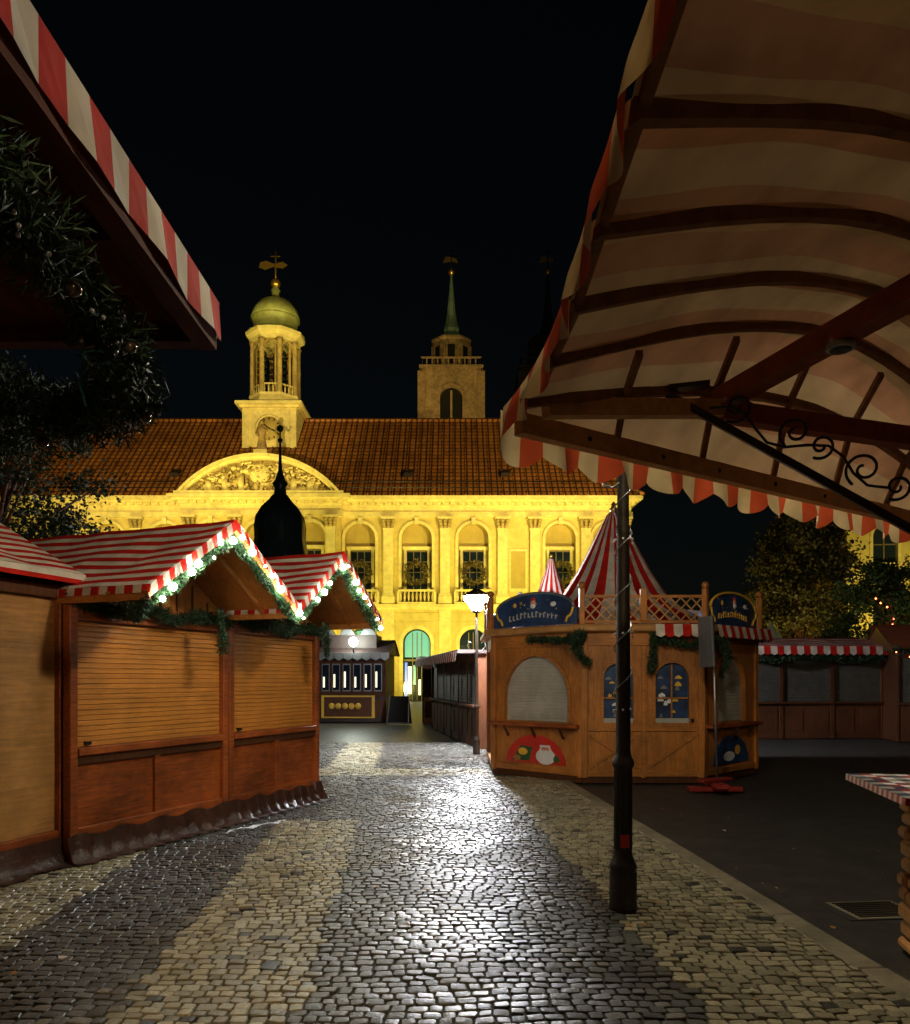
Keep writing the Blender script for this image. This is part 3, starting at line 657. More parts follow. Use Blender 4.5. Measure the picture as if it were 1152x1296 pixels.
# ---------------------------------------------------------------- octagonal kiosk
e=empty('octagonal_market_kiosk',(2.90,14.45,0)); Rk=2.42; wf=2*Rk*math.sin(pi/8)
for k in range(8):
    a=-pi/2-pi/8+k*pi/4
    ox,oy=Rk*math.cos(a),Rk*math.sin(a); fa=a+pi/8+pi/2
    b=MB(); w=wf
    b.box(0,w,.02,.06,.05,2.33,'wood') if k not in (0,7,1) else None
    b.box(-.03,.07,-.05,.03,.08,2.33,'wood',bev=.008); b.box(w-.07,w+.03,-.048,.032,.08,2.33,'wood',bev=.008)
    b.box(.07,w-.07,-.04,.03,.10,.2,'woodh',bev=.006); b.box(.0,w,-.02,.03,0,.1,'wood_dk')
    b.box(.07,w-.07,-.03,.03,2.12,2.33,'woodh',bev=.006)
    if k in (7,1):
        cw=1.32 if k==7 else 1.0; cx=w/2
        zp=1.98-cw/2
        b.arch(.07,w-.07,.2,2.12,cx,cw,.92,zp,-.01,.08,'wood'); b.build('wall',e,(ox,oy,0),fa)
        s=MB(); s.slats(cx-cw/2,cx+cw/2,.06,.92,2.05,'greysh',.05,.01); s.build('roller_shutter',e,(ox,oy,0),fa)
        b=MB(); b.archtrim(cx,cw,.92,zp,-.012,.06,.02,'woodh'); b.box(.02,w-.02,-.16,-.01,.84,.90,'wood_red',bev=.008)
        for x in (.35,w/2,w-.35): b.beam((x,-.14,.83),(x,-.02,.66),.03,.03,'wood_dk')
        rx,rz=(.62,.46); zc=.24
        pts=[(cx-rx,-.016,zc),(cx+rx,-.016,zc)]+[(cx+rx*math.cos(pi*i/14),-.016,zc+rz*math.sin(pi*i/14)) for i in range(1,14)]
        b.poly(pts,'pred' if k==7 else 'blue',-.012)
        y=-.031; sx=cx+.22
        def disc(x,z,r1,r2,kk,yy,n=14): b.add([(x+r1*math.cos(2*pi*i/n),yy,z+r2*math.sin(2*pi*i/n)) for i in range(n)],[tuple(range(n))],kk)
        if k==7:
            disc(sx,.36,.20,.13,'snow',y); disc(sx,.43,.13,.12,'snow',y-.003); disc(sx,.49,.085,.06,'skin',y-.006); disc(sx,.42,.07,.05,'snow',y-.009)
            b.add([(sx-.1,y-.009,.53),(sx+.1,y-.009,.53),(sx+.03,y-.009,.66),(sx-.05,y-.009,.64)],[(0,1,2,3)],'pred'); b.add([(sx-.11,y-.012,.51),(sx+.11,y-.012,.51),(sx+.1,y-.012,.545),(sx-.1,y-.012,.545)],[(0,1,2,3)],'snow')
            for q in (-.03,.03): disc(sx+q,.495,.009,.009,'iron',y-.012,8)
            disc(sx,.475,.016,.013,'pred',y-.013,8)
            b.add([(cx-.5,y,.27),(cx-.12,y,.27),(cx-.05,y,.50),(cx-.3,y,.52),(cx-.42,y,.36)],[(0,1,2,3,4)],'pgreen'); disc(cx-.25,.42,.1,.06,'yellow',y-.003); disc(cx-.38,.31,.08,.05,'wood_lt',y-.003); disc(sx+.22,.33,.06,.06,'pgreen',y-.003)
        else:
            disc(cx-.1,.36,.2,.08,'snow',-.032); disc(cx+.2,.45,.1,.08,'yellow',-.032)
        b.build('trim_and_painting',e,(ox,oy,0),fa)
    elif k==0:
        b.arch(.07,.92,.2,2.12,.55,.46,.93,1.62,-.01,.06,'wood'); b.arch(.92,w-.07,.2,2.12,1.38,.52,.93,1.60,-.01,.06,'wood')
        b.box(.90,.97,-.05,.03,.08,2.12,'woodh',bev=.006); b.box(.07,.90,-.035,-.012,.80,.88,'woodh',bev=.005); b.box(.97,w-.07,-.035,-.012,.80,.88,'woodh',bev=.005)
        for x0,x1 in ((.07,.90),(.97,w-.07)):
            b.beam((x0,-.022,.22),(x1,-.022,.78),.05,.02,'woodh',(0,1,0))
            if x0<.5: b.beam((x1,-.028,.22),(x0,-.028,.78),.05,.02,'woodh',(0,1,0))
        b.archtrim(.55,.46,.93,1.62,-.012,.045,.015,'woodh'); b.archtrim(1.38,.52,.93,1.60,-.012,.045,.015,'woodh')
        b.box(1.66,1.70,-.07,-.02,.95,1.0,'iron')
        b.build('wall',e,(ox,oy,0),fa)
        s=MB()
        for cx,ww,zp in ((.55,.46,1.62),(1.38,.52,1.60)):
            s.archpanel(cx,ww,.93,zp,.045,'blue')
            for q in range(12):
                x=cx+R.uniform(-ww*.34,ww*.34); z=R.uniform(1.0,1.65); hh=R.uniform(.02,.05); ss=R.uniform(.4,1)
                s.add([(x-.06*ss,.04-q*.001,z),(x+.06*ss,.04-q*.001,z),(x+.045*ss,.04-q*.001,z+hh),(x,.04-q*.001,z+hh*1.7),(x-.045*ss,.04-q*.001,z+hh)],[(0,1,2,3,4)],('snow','metal','yellow')[q%3])
            s.box(cx-.012,cx+.012,.015,.03,.93,zp+ww/2,'woodh'); s.box(cx-ww/2,cx+ww/2,.017,.028,1.3,1.325,'woodh')
            s.box(cx-ww/2,cx+ww/2,.0,.03,.93,1.0,'greysh')
        s.build('windows',e,(ox,oy,0),fa)
    else: b.build('wall',e,(ox,oy,0),fa)
b=MB()
ro=-pi/2-pi/8
b.lathe([(2.45,2.33),(2.58,2.34),(2.60,2.36),(2.60,2.42),(2.57,2.45),(.1,2.5)],'wood_lt',8,smooth=False,rot=ro)
b.lathe([(2.2,.02),(2.2,.1)],'wood_dk',8,smooth=False,rot=ro); b.build('roof_deck',e)
b=MB()
prf=[(2.0,2.47),(1.65,2.62),(1.25,2.85),(.95,3.12),(.70,3.5),(.48,3.9),(.28,4.3),(.13,4.6),(.05,4.68)]
n=72; vs=[]
for r_,z_ in prf:
    for j in range(n):
        a=2*pi*j/n; q=r_*(1+.035*math.cos(a*9)); vs.append((q*math.cos(a),q*math.sin(a),z_))
for k,par in (('red',0),('white',1)):
    b.add(vs,[(i*n+j,i*n+(j+1)%n,(i+1)*n+(j+1)%n,(i+1)*n+j) for i in range(len(prf)-1) for j in range(n) if (j//2)%2==par],k,True)
b.lathe([(.06,4.66),(.09,4.70),(.04,4.76),(.05,4.8),(.001,4.86)],'gold',10); b.build('striped_tent_roof',e)
for k in range(8):
    a=-pi/2-pi/8+k*pi/4; Rl=2.48; ox,oy=Rl*math.cos(a),Rl*math.sin(a); fa=a+pi/8+pi/2; w=2*Rl*math.sin(pi/8)
    b=MB()
    b.box(-.04,.04,-.04,.04,2.45,3.0,'wood',bev=.008); b.ball((0,0,3.05),.06,'wood',8)
    if k in (7,1,3,5):
        cx=w/2; pts=[(cx-.85,0,2.47),(cx+.85,0,2.47),(cx+.85,0,2.72)]+[(cx+.8*math.cos(pi*i/14),0,2.74+.26*math.sin(pi*i/14)) for i in range(15)]+[(cx-.85,0,2.72)]
        b.poly(pts,'blue',.03)
        rim=[(cx+.8*math.cos(pi*i/14),-.01,2.74+.26*math.sin(pi*i/14)) for i in range(15)]; b.tube(rim,.022,'yellow' if k==1 else 'metal',6)
        for q in range(13):
            x=cx-.52+q*.08; z=2.56+.05*math.sin(pi*q/12)
            b.box(x,x+.018,-.012,-.002,z,z+R.uniform(.07,.10),'greysh' if k==7 else 'yellow')
            zz=z+R.choice((0,.04,.07)); b.box(x+.018,x+.05,-.011,-.003,zz,zz+.018,'greysh' if k==7 else 'yellow')
        for q in range(14): b.ball((cx+R.uniform(-.6,.6),-.008,R.uniform(2.72,2.88)),R.uniform(.006,.014),'yellow',5,(1,.3,1))
        b.ball((cx,-.02,2.84),.055,'skin',8,(1,.3,1)); b.ball((cx,-.025,2.79),.055,'snow',8,(1,.3,.8)); b.ball((cx,-.02,2.9),.045,'pred',8,(1.1,.3,.8)); b.ball((cx-.4,-.01,2.82),.04,'yellow',6,(1,.3,1)); b.ball((cx+.4,-.01,2.8),.04,'snow',6,(1.6,.3,1))
        for sg in (-1,1): b.tube([(cx+sg*(.66+.02*i),-.02,2.5+.03*i+.03*math.sin(i)) for i in range(8)],.02,'yellow',5)
    else:
        b.box(.04,w-.04,-.02,.02,2.47,2.51,'woodh'); b.box(.04,w-.04,-.02,.02,2.86,2.90,'woodh')
        nn=11; st=(w-.1)/nn
        for i in range(nn+2):
            x0=.05+(i-1)*st; 
            for sg in (-1,1):
                xa=max(.05,min(w-.05,x0)); xb=max(.05,min(w-.05,x0+st*2))
                if xb-xa<.05: continue
                za,zb=(2.51,2.86) if sg>0 else (2.86,2.51)
                ta=(xa-x0)/(2*st); tb=(xb-x0)/(2*st)
                b.beam((xa,.006*sg,za+(zb-za)*ta),(xb,.006*sg,za+(zb-za)*tb),.012,.022,'wood_lt')
        b.box(w/2-.05,w/2+.05,-.03,.03,2.5,3.0,'wood',bev=.008)
    if k in (0,1,2,3):
        for i in range(14):
            if k==0 and i<8: continue
            x0=w*i/14; x1=w*(i+1)/14; b.add([(x0,-.2,2.44),(x1,-.2,2.44),(x1,-.24,2.27),((x0+x1)/2,-.24,2.24),(x0,-.24,2.27)],[(0,1,2,3,4)],'red' if i%2 else 'white')
    b.build('parapet',e,(ox,oy,0),fa)
for pth in ([(-.95,-2.45,2.3),(-1.05,-2.35,2.15),(-1.0,-2.4,1.95),(-.85,-2.42,1.85)],[(.15,-2.35,2.3),(.12,-2.4,1.9),(.1,-2.38,1.7)],[(.2,-2.4,2.22),(.7,-2.42,2.12),(1.2,-2.3,2.2)],[(1.2,-2.3,2.2),(1.3,-2.3,1.95),(1.25,-2.3,1.75)],[(-1.7,-1.6,2.25),(-1.2,-2.3,2.2),(-.95,-2.45,2.3)]):
    garland('fir_garland',pth,.10,e,2000,.07,.014,(.026,.055,.026))
# ---------------------------------------------------------------- temporary sign on red foot
e=empty('construction_sign_on_stand',(3.72,11.3,0),.0); b=MB()
b.tube([(.03,0,.05),(-.03,0,2.42)],.018,'metal',8)
b.box(-.015,.015,-.22,.22,1.78,2.5,'sign',Matrix.Translation((-.02,0,0))@Matrix.Rotation(-.05,4,'Y')@Matrix.Rotation(.12,4,'Z'),bev=.004)
b.box(-.38,.38,-.09,.09,.0,.07,'dred',bev=.015); b.box(-.09,.09,-.38,.38,.07,.14,'dred',bev=.015); b.box(-.3,.3,-.07,.07,.14,.19,'dred',Matrix.Rotation(.5,4,'Z'),bev=.015); b.build('sign_parts',e)
# ---------------------------------------------------------------- background stalls
def booth(name,loc,ang,w,d,h,wallk,shk,val=True,sign=False,roofk='roof_dk',gable=True,rh=.6,striped=False):
    e=empty(name,loc,ang); b=MB()
    b.box(0,.05,0,d,0,h,wallk); b.box(w-.05,w,0,d,0,h,wallk); b.box(.05,w-.05,d-.05,d,0,h,wallk)
    b.box(.05,w-.05,.0,.06,0,.95,wallk); b.box(.0,w,-.12,.06,.95,1.0,'wood_dk'); b.box(.05,w-.05,0,.06,h-.2,h,wallk)
    n=max(2,int(w/1.3))
    for i in range(n+1):
        x=w*i/n; b.box(max(0,x-.05),min(w,x+.05),-.03,.0,0,h,'wood_dk')
    for i in range(n*2): b.box(w*(i+.15)/(n*2),w*(i+.85)/(n*2),-.018,-.002,.2,.8,'wood_dk')
    b.build('walls',e); s=MB(); s.slats(.05,w-.05,.05,1.0,h-.2,shk,.07); s.build('roller_shutter',e)
    r=MB()
    if gable:
        r.add([(-.2,-.5,h),(w+.2,-.5,h),(w+.2,d/2,h+rh),(-.2,d/2,h+rh),(-.2,d+.3,h),(w+.2,d+.3,h)],[(0,1,2,3),(3,2,5,4)],roofk)
        if striped: slope_stripes(r,(-.22,-.52,h+.03),(w+.22,-.52,h+.03),(-.22,d/2,h+rh+.04),(w+.22,d/2,h+rh+.04),12,'red','white')
        for x in (-.15,w+.15): r.add([(x,-.4,h-.02),(x,d+.25,h-.02),(x,d/2,h+rh-.05)],[(0,1,2)],wallk)
    else: r.box(-.1,w+.1,-.5,d,h,h+.08,roofk)
    if val:
        n=int(w/.16)
        for i in range(n):
            x0=-.2+(w+.4)*i/n;x1=-.2+(w+.4)*(i+1)/n
            r.add([(x0,-.53,h+.04),(x1,-.53,h+.04),(x1,-.56,h-.16),((x0+x1)/2,-.56,h-.21),(x0,-.56,h-.16)],[(0,1,2,3,4)],'red' if i%2 else 'white')
    r.build('roof',e)
    if sign:
        g=MB(); g.box(w*.1,w*.85,-.2,-.15,.15,1.0,'yellow'); g.box(w*.14,w*.81,-.21,-.2,.2,.94,'wood_dk')
        for i in range(5): g.lathe([(.10,0),(.12,.02),(.10,.04)],'yellow',12,T=Matrix.Translation((w*.25+i*.25,-.22,.6))@Matrix.Rotation(pi/2,4,'X'))
        g.build('sign_board',e)
    return e
b1=booth('snack_booth',(-5.3,30,0),math.radians(-3),2.7,2.4,2.55,'roof_dk','wood_dk',val=False,sign=True)
q=MB()
for i in range(9): 
    x=-.2+i*3.1/9; q.poly([(x,-.52,2.6),(x+.33,-.52,2.6),(x+.33,-.52,2.4),(x+.17,-.52,2.3),(x,-.52,2.4)],'metal',.01)
q.box(.2,2.3,.2,1.6,2.7,3.3,'roof_dk')
for x in (.4,1.2,2.0): q.poly([(x-.3,.1,3.3),(x+.3,.1,3.3),(x,.1,3.75)],'metal',.5)
for i in range(6):
    x=.25+.4*i; q.box(x,x+.3,-.04,-.025,1.15,2.2,'metal'); q.box(x+.03,x+.27,-.045,-.041,1.2,2.15,'glass'); q.box(x+.05,x+.12,-.049,-.046,1.3,1.7+.1*(i%3),'neon')
q.ball((1.55,-.55,3.0),.17,'booth',8); q.tube([(1.55,-.5,2.6),(1.55,-.52,2.9)],.03,'iron',6); q.build('superstructure',b1)
ab=empty('a_board_sign',(-2.0,28.5,0),-.2); q=MB(); q.add([(-.4,-.25,0),(.4,-.25,0),(.35,0,1.0),(-.35,0,1.0),(-.4,.25,0),(.4,.25,0)],[(0,1,2,3),(3,2,5,4)],'iron'); q.box(-.42,.42,-.27,-.2,0,.06,'metal'); q.beam((-.4,-.26,0),(-.35,-.01,1.02),.04,.04,'metal'); q.beam((.4,-.26,0),(.35,-.01,1.02),.04,.04,'metal'); q.build('boards',ab)
booth('market_booth',(-.75,26.2,0),math.radians(-81),8.2,2.0,2.2,'wood_dk','roof_dk',val=True,gable=False)
booth('market_booth',(-1.2,29.0,0),0,2.6,2.2,2.35,'wood','wood_dk',val=True,gable=False)
b3=booth('market_booth',(7.4,21.3,0),math.radians(4),4.3,2.4,2.45,'wood_dk','dkshut',val=True,rh=.3,striped=True)
garland('fir_garland',[(-.2,-.45,2.25),(1,-.45,2.1),(2,-.45,2.25),(3.2,-.45,2.1),(4.4,-.45,2.25)],.1,b3,500,.14,.03,(.02,.05,.02))
br=booth('market_booth',(11.4,20.4,0),math.radians(-14),4.5,2.6,2.35,'wood_dk','dkshut',val=False,roofk='canopy_beam',rh=.75)
garland('fir_garland',[(-.2,-.55,2.35),(1,-.55,2.2),(2,-.55,2.35),(3.2,-.55,2.2),(4.6,-.55,2.35)],.12,br,600,.14,.03,(.02,.05,.02))
q=MB()
for i in range(14): q.ball((-.2+i*.33,-.66+R.uniform(-.05,.05),2.28+R.uniform(-.12,.1)),.016,'redl',5)
q.build('fairy_lights',br)
booth('market_booth',(3.5,23.5,0),0,4.0,2.4,2.4,'wood_dk','wood_dk',val=True,rh=.4)
booth('market_booth',(-9.0,26,0),math.radians(60),5.0,2.4,2.4,'wood_dk','wood_dk',val=False)
e=empty('striped_party_tent',(2.5,20.5,0)); b=MB()
b.lathe([(1.5,2.5),(.95,2.75),(.6,3.2),(.38,3.8),(.2,4.3),(.06,4.72)],'red',28,smooth=False,alt='white'); b.ball((0,0,4.8),.07,'gold',8)
for i in range(8):
    a=i*pi/4; b.tube([(1.45*math.cos(a),1.45*math.sin(a),0),(1.45*math.cos(a),1.45*math.sin(a),2.5)],.04,'wood',6)
b.lathe([(1.52,2.3),(1.52,2.52)],'white',28,smooth=False,alt='red'); b.build('tent',e)
e=empty('market_hut',(1.75,19.3,0)); b=MB(); b.box(-.6,.6,-.4,.4,0,3.3,'wood_dk')
for x in (-.15,.18): b.lathe([(.06,3.3),(.06,3.62),(.12,3.63),(.02,3.74)],'metal',8,(x,0))
b.lathe([(.85,3.3),(.5,3.42),(.05,3.45)],'roof_dk',4,smooth=False,rot=pi/4); b.build('hut',e)
e=empty('white_marquee',(14.6,38,0)); b=MB(); 
for x in (-1.0,.6): b.lathe([(1.0,3.2),(.5,3.6),(.15,4.1),(.03,4.4)],'snow',8,(x,0),smooth=False)
b.box(-2,1.6,-1,1,0,3.2,'snow'); b.build('marquee',e)
# ---------------------------------------------------------------- golden rider pavilion
e=empty('baroque_statue_pavilion',(-8.85,40,0)); b=MB()
b.lathe([(2.2,0),(2.2,.5),(1.9,.6),(1.9,1.6),(2.0,1.7),(1.7,1.75)],'stone',8,smooth=False,rot=pi/8)
for i in range(8):
    a=i*pi/4+pi/8; b.lathe([(.2,1.7),(.16,1.9),(.14,6.6),(.22,6.8)],'stone',10,(1.35*math.cos(a),1.35*math.sin(a)))
b.lathe([(1.45,6.4),(1.5,6.9),(1.6,7.0),(1.6,7.2)],'dcopper',8,smooth=False,rot=pi/8)
b.lathe([(1.6,7.2),(1.48,7.6),(1.35,8.1),(1.25,8.6),(1.28,9.3),(1.2,9.8),(.9,10.3),(.55,10.65),(.32,10.95),(.3,11.3),(.4,11.5),(.25,11.7),(.1,12.2),(.05,13.4),(.03,14.3)],'dcopper',16)
for i in range(8):
    a=i*pi/4+pi/8; b.tube([((r_+.01)*math.cos(a),(r_+.01)*math.sin(a),z_) for r_,z_ in ((1.6,7.2),(1.35,8.1),(1.25,8.7),(1.28,9.3),(1.2,9.8),(.9,10.3),(.55,10.65),(.32,10.95))],.035,'dcopper',5)
b.ball((0,0,13.7),.13,'dcopper',8); b.ball((0,0,14.3),.18,'dcopper',8)
b.box(-.25,.25,-.8,.8,1.7,2.9,'stone'); b.ball((0,0,3.6),.5,'gold',10,(.6,1.6,.8)); b.tube([(0,-.5,3.8),(0,-.85,4.6)],.2,'gold',8); b.ball((0,-1.0,4.7),.2,'gold',8,(.6,1.3,.7)); b.tube([(0,0,3.9),(0,0,4.7)],.25,'gold',8); b.ball((0,0,5.0),.18,'gold',8)
for x in (-.2,.2):
    for y in (-.5,.5): b.tube([(x,y,3.5),(x,y,2.9)],.09,'gold',6)
b.build('pavilion',e)
# ---------------------------------------------------------------- TOWN HALL
TH=empty('baroque_town_hall',(0,60,0))
x0,x1=-42.5,13.3; cxp=-14.6
w_=MB(); tr=MB(); wn=MB()
bays=[]
right=[(-7.2,4.3),(-2.9,4.3),(1.4,4.3),(4.8,2.4),(8.0,3.9),(11.6,3.3)]
for c_,wd in right: bays.append((c_,wd,0,abs(c_-4.8)>.1))
for c_,wd in right: bays.append((2*cxp-c_,wd,0,abs(c_-4.8)>.1))
for c_ in (-18.3,-14.6,-10.9): bays.append((c_,3.7,-.7,True))
def window(cx,w,z0,z1,y,lit=None):
    wn.add([(cx-w/2,y,z0),(cx+w/2,y,z0),(cx+w/2,y,z1),(cx-w/2,y,z1)],[(0,1,2,3)],lit or 'glass')
    t=.07
    for xx in (cx-w/2,cx-w/6,cx+w/6,cx+w/2): wn.box(xx-t/2,xx+t/2,y-.08,y-.01,z0,z1,'frame')
    for i in range(5):
        z=z0+(z1-z0)*i/4; wn.box(cx-w/2,cx+w/2,y-.07,y-.012,z-t/2,z+t/2,'frame')
for cx,wd,yf,win in bays:
    a,b_=cx-wd/2,cx+wd/2
    if win:
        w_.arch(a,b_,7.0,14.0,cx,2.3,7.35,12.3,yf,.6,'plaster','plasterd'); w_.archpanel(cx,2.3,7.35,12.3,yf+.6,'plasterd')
        tr.archtrim(cx,2.3,7.35,12.3,yf,.22,.14,'stone')
        tr.box(cx-.16,cx+.16,yf-.27,yf-.15,13.35,13.87,'stone')
        window(cx,1.6,8.2,11.4,yf+.55); 
        tr.box(cx-1.0,cx-.8,yf+.40,yf+.599,8.2,11.5,'stone'); tr.box(cx+.8,cx+1.0,yf+.40,yf+.599,8.2,11.5,'stone'); tr.box(cx-1.1,cx+1.1,yf+.30,yf+.598,11.5,11.75,'stone')
        tr.box(cx-1.45,cx+1.45,yf-.45,yf-.1,7.32,7.45,'stone'); tr.box(cx-1.4,cx+1.4,yf-.4,yf-.15,8.25,8.4,'stone')
        for i in range(9):
            x=cx-1.2+i*.3; tr.lathe([(.07,7.45),(.05,7.55),(.10,7.8),(.045,8.05),(.07,8.25)],'stone',6,(x,yf-.28))
        for x in (cx-1.38,cx+1.38): tr.box(x-.1,x+.1,yf-.42,yf-.13,7.45,8.25,'stone')
    else:
        w_.add([(a,yf,7),(b_,yf,7),(b_,yf,14),(a,yf,14)],[(0,1,2,3)],'plaster')
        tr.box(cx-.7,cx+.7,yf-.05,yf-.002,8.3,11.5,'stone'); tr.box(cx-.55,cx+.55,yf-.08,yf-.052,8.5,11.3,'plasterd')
    w_.arch(a,b_,0,7.0,cx,2.1 if wd>3 else 1.2,.0,4.4,yf,.6,'plaster')
    lit={-7.2:'cyan',-2.9:'bluel'}.get(round(cx,1))
    wn.archpanel(cx,2.1 if wd>3 else 1.2,0,4.4,yf+.58,'glass')
    tr.archtrim(cx,2.1 if wd>3 else 1.2,0,4.4,yf,.28,.07,'stone')
    for xx in (-.35,.35,0): wn.box(cx+xx-.03,cx+xx+.03,yf+.45,yf+.55,0,5.2,'frame')
    wn.box(cx-1,cx+1,yf+.44,yf+.56,3.0,3.15,'frame')
    if lit:
        wn.archpanel(cx,1.9,3.3,4.4,yf+.565,'cyan')
        for xa,xb,za,zb,kk in ((-.95,-.75,.2,2.9,'bluel'),(-.7,-.42,.5,2.6,'neon'),(.42,.6,.3,2.9,'bluel'),(-.3,-.1,1.2,2.7,'cyan'),(.1,.28,.4,1.6,'neon'),(.68,.95,.3,2.2,'cyan')): wn.box(cx+xa,cx+xb,yf+.56,yf+.57,za,zb,kk)
    rr=2.1/2+.3 if wd>3 else .95
    for i in range(10):
        z=.25+i*.65
        half=rr if z<4.4 else (math.sqrt(max(0,rr*rr-(z+.3-4.4)**2)) if z+.3-4.4<rr else 0)
        if z>4.1: half=max(half,rr*.98 if z<5 else half)
        if half>0:
            tr.box(a+.05,cx-half-.02,yf-.05,yf-.002,z,z+.57,'plaster'); tr.box(cx+half+.02,b_-.05,yf-.05,yf-.002,z,z+.57,'plaster')
        else: tr.box(a+.05,b_-.05,yf-.05,yf-.002,z,z+.57,'plaster')
pil=[-9.35,-5.05,-.75,3.6,6.05,9.9,12.85]
pl=[(x,0) for x in pil]+[(2*cxp-x,0) for x in pil]+[(cxp+s,-.7) for s in (-5.3,-1.85,1.85,5.3)]
for x,yf in pl:
    tr.box(x-.36,x+.36,yf-.32,yf+.0,7.9,12.9,'stone'); tr.box(x-.5,x+.5,yf-.42,yf+.0,7.35,7.9,'stone'); tr.box(x-.44,x+.44,yf-.36,yf+.001,7.9,8.1,'stone')
    tr.box(x-.40,x+.40,yf-.35,yf+.001,12.9,13.05,'stone')
    for i,(hw,dd) in enumerate(((.36,.28),(.42,.36),(.47,.42))):
        for j in (-1,0,1): tr.ball((x+j*hw*.8,yf-dd,13.18+i*.22),.15,'relief',6,(1,.8,1.1))
    tr.box(x-.55,x+.55,yf-.5,yf+.001,13.72,13.88,'stone')
    tr.box(x-.45,x+.45,yf-.12,yf-.052,0.0,6.9,'stone')
def band(z0,z1,pr,k='stone'):
    tr.box(x0-pr,cxp-6.0,-pr,.0,z0,z1,k); tr.box(cxp+6.0,x1+pr,-pr,.0,z0,z1,k); tr.box(cxp-6.0-pr,cxp+6.0+pr,-.7-pr,.003,z0+.001,z1+.001,k)
band(6.9,7.05,.18); band(7.05,7.3,.32); band(13.88,14.3,.16); band(14.3,14.75,.06); band(14.98,15.15,.5); band(15.15,15.4,.8); band(14.75,14.98,.2)
xx=x0
while xx<x1:
    y=-.7 if abs(xx-cxp)<5.9 else 0
    tr.box(xx,xx+.28,y-.45,y-.2,14.78,14.975,'stone'); xx+=.62
for s in (-1,1): w_.box(cxp+s*5.6-.4 if s<0 else cxp+5.5,cxp-5.5 if s<0 else cxp+6.0,-.699,.0,0,14.0,'plaster')
w_.add([(x1,0,0),(x1,15,0),(x1,15,15.4),(x1,0,15.4)],[(0,1,2,3)],'plaster'); w_.add([(x0,0,0),(x0,15,0),(x0,15,15.4),(x0,0,15.4)],[(0,1,2,3)],'plaster'); w_.add([(x0,15,0),(x1,15,0),(x1,15,15.4),(x0,15,15.4)],[(0,1,2,3)],'plaster')
w_.add([(x0,.7,0),(x1,.7,0),(x1,.7,15),(x0,.7,15)],[(0,1,2,3)],'glass')
w_.build('walls',TH); wn.build('windows',TH)
for i in range(3):
    for j in range(2):
        y=3+i*4.5; z=(2,8.2)[j]; tr.box(x1-.02,x1+.06,y-.9,y+.9,z-.2,z+3.4,'stone'); tr.box(x1+.05,x1+.08,y-.65,y+.65,z,z+3.1,'glass')
tr.box(x1,x1+.7,-.7,15,15.1,15.4,'stone'); tr.build('trim_columns_cornice',TH)
for cx in (-7.2,-2.9,1.4,8.0):
    ring=[(cx+.75*math.cos(a*pi/8),-.5,9.6+.75*math.sin(a*pi/8)) for a in range(17)]
    garland('window_wreath',ring,.34,TH,170,.28,.10,(.14,.10,.03))
rf=MB(); zr=23.7; yr=7.5; hx=8.0; o=.85
rf.add([(x0-o,-o,15.4),(x1+o,-o,15.4),(x1-hx,yr,zr),(x0+hx,yr,zr),(x1+o,15+o,15.4),(x0-o,15+o,15.4)],[(0,1,2,3),(1,4,2),(2,4,5,3),(3,5,0)],'tiles')
rf.tube([(x0+hx,yr,zr+.05),(x1-hx,yr,zr+.05)],.18,'tiles',8); rf.tube([(x1-hx,yr,zr+.05),(x1+o,-o,15.45)],.15,'tiles',8)
sl=(zr-15.4)/(yr+o)
for i in range(int((x1-x0-2)/.92)):
    X=x0+1+i*.92; zt=zr
    if X>x1-hx: zt=15.4+(x1+o-X)*(zr-15.4)/(hx+o)
    if X<x0+hx: zt=15.4+(X-x0+o)*(zr-15.4)/(hx+o)
    rf.beam((X,-o-.02,15.46),(X,-o+(zt-15.4)/sl-.02,zt+.04),.07,.06,'tiles')
for zz in (15.9,16.5):
    yy=-o+(zz-15.4)/sl; rf.tube([(x0,yy-.15,zz+.15),(x1-.4,yy-.15,zz+.15)],.045,'iron',5)
for X in (-36,-28.5,-21.6,-3.6,3.9):
    zz=17.2; yy=-o+(zz-15.4)/sl; rf.add([(X-.4,yy-.25,zz),(X+.4,yy-.25,zz),(X+.32,yy-.2,zz+.3),(X-.32,yy-.2,zz+.3),(X-.5,yy+.8,zz+.8),(X+.5,yy+.8,zz+.8)],[(0,1,2,3),(3,2,5,4)],'roof_dk')
rf.build('hip_roof',TH)
pd=MB(); ch=6.15; rise=2.95; Rr=(ch*ch+rise*rise)/(2*rise); zc=15.45+rise-Rr
def seg(Rx,n=28,c0=15.45):
    am=math.acos(min(1,(c0-zc)/Rx)); return [(cxp+Rx*math.sin(-am+2*am*i/n),zc+Rx*math.cos(-am+2*am*i/n)) for i in range(n+1)]
for (ri,ro_,yy) in ((Rr-.40,Rr-.2,-1.25),(Rr-.2,Rr,-1.5)):
    A_=seg(ri);B_=seg(ro_)
    vs=[(p[0],yy,p[1]) for p in A_]+[(p[0],yy,p[1]) for p in B_]+[(p[0],-.5,p[1]) for p in A_]+[(p[0],2.2,p[1]) for p in B_]; n=29
    fs=[(i,i+1,n+i+1,n+i) for i in range(28)]+[(i,2*n+i,2*n+i+1,i+1) for i in range(28)]+[(n+i,n+i+1,3*n+i+1,3*n+i) for i in range(28)]
    pd.add(vs,fs,'stone')
pd.box(cxp-6.3,cxp+6.3,-1.45,0,15.42,15.62,'stone')
A_=seg(Rr-.35); pd.add([(p[0],-.72,p[1]) for p in A_],[tuple(range(29))],'relief')
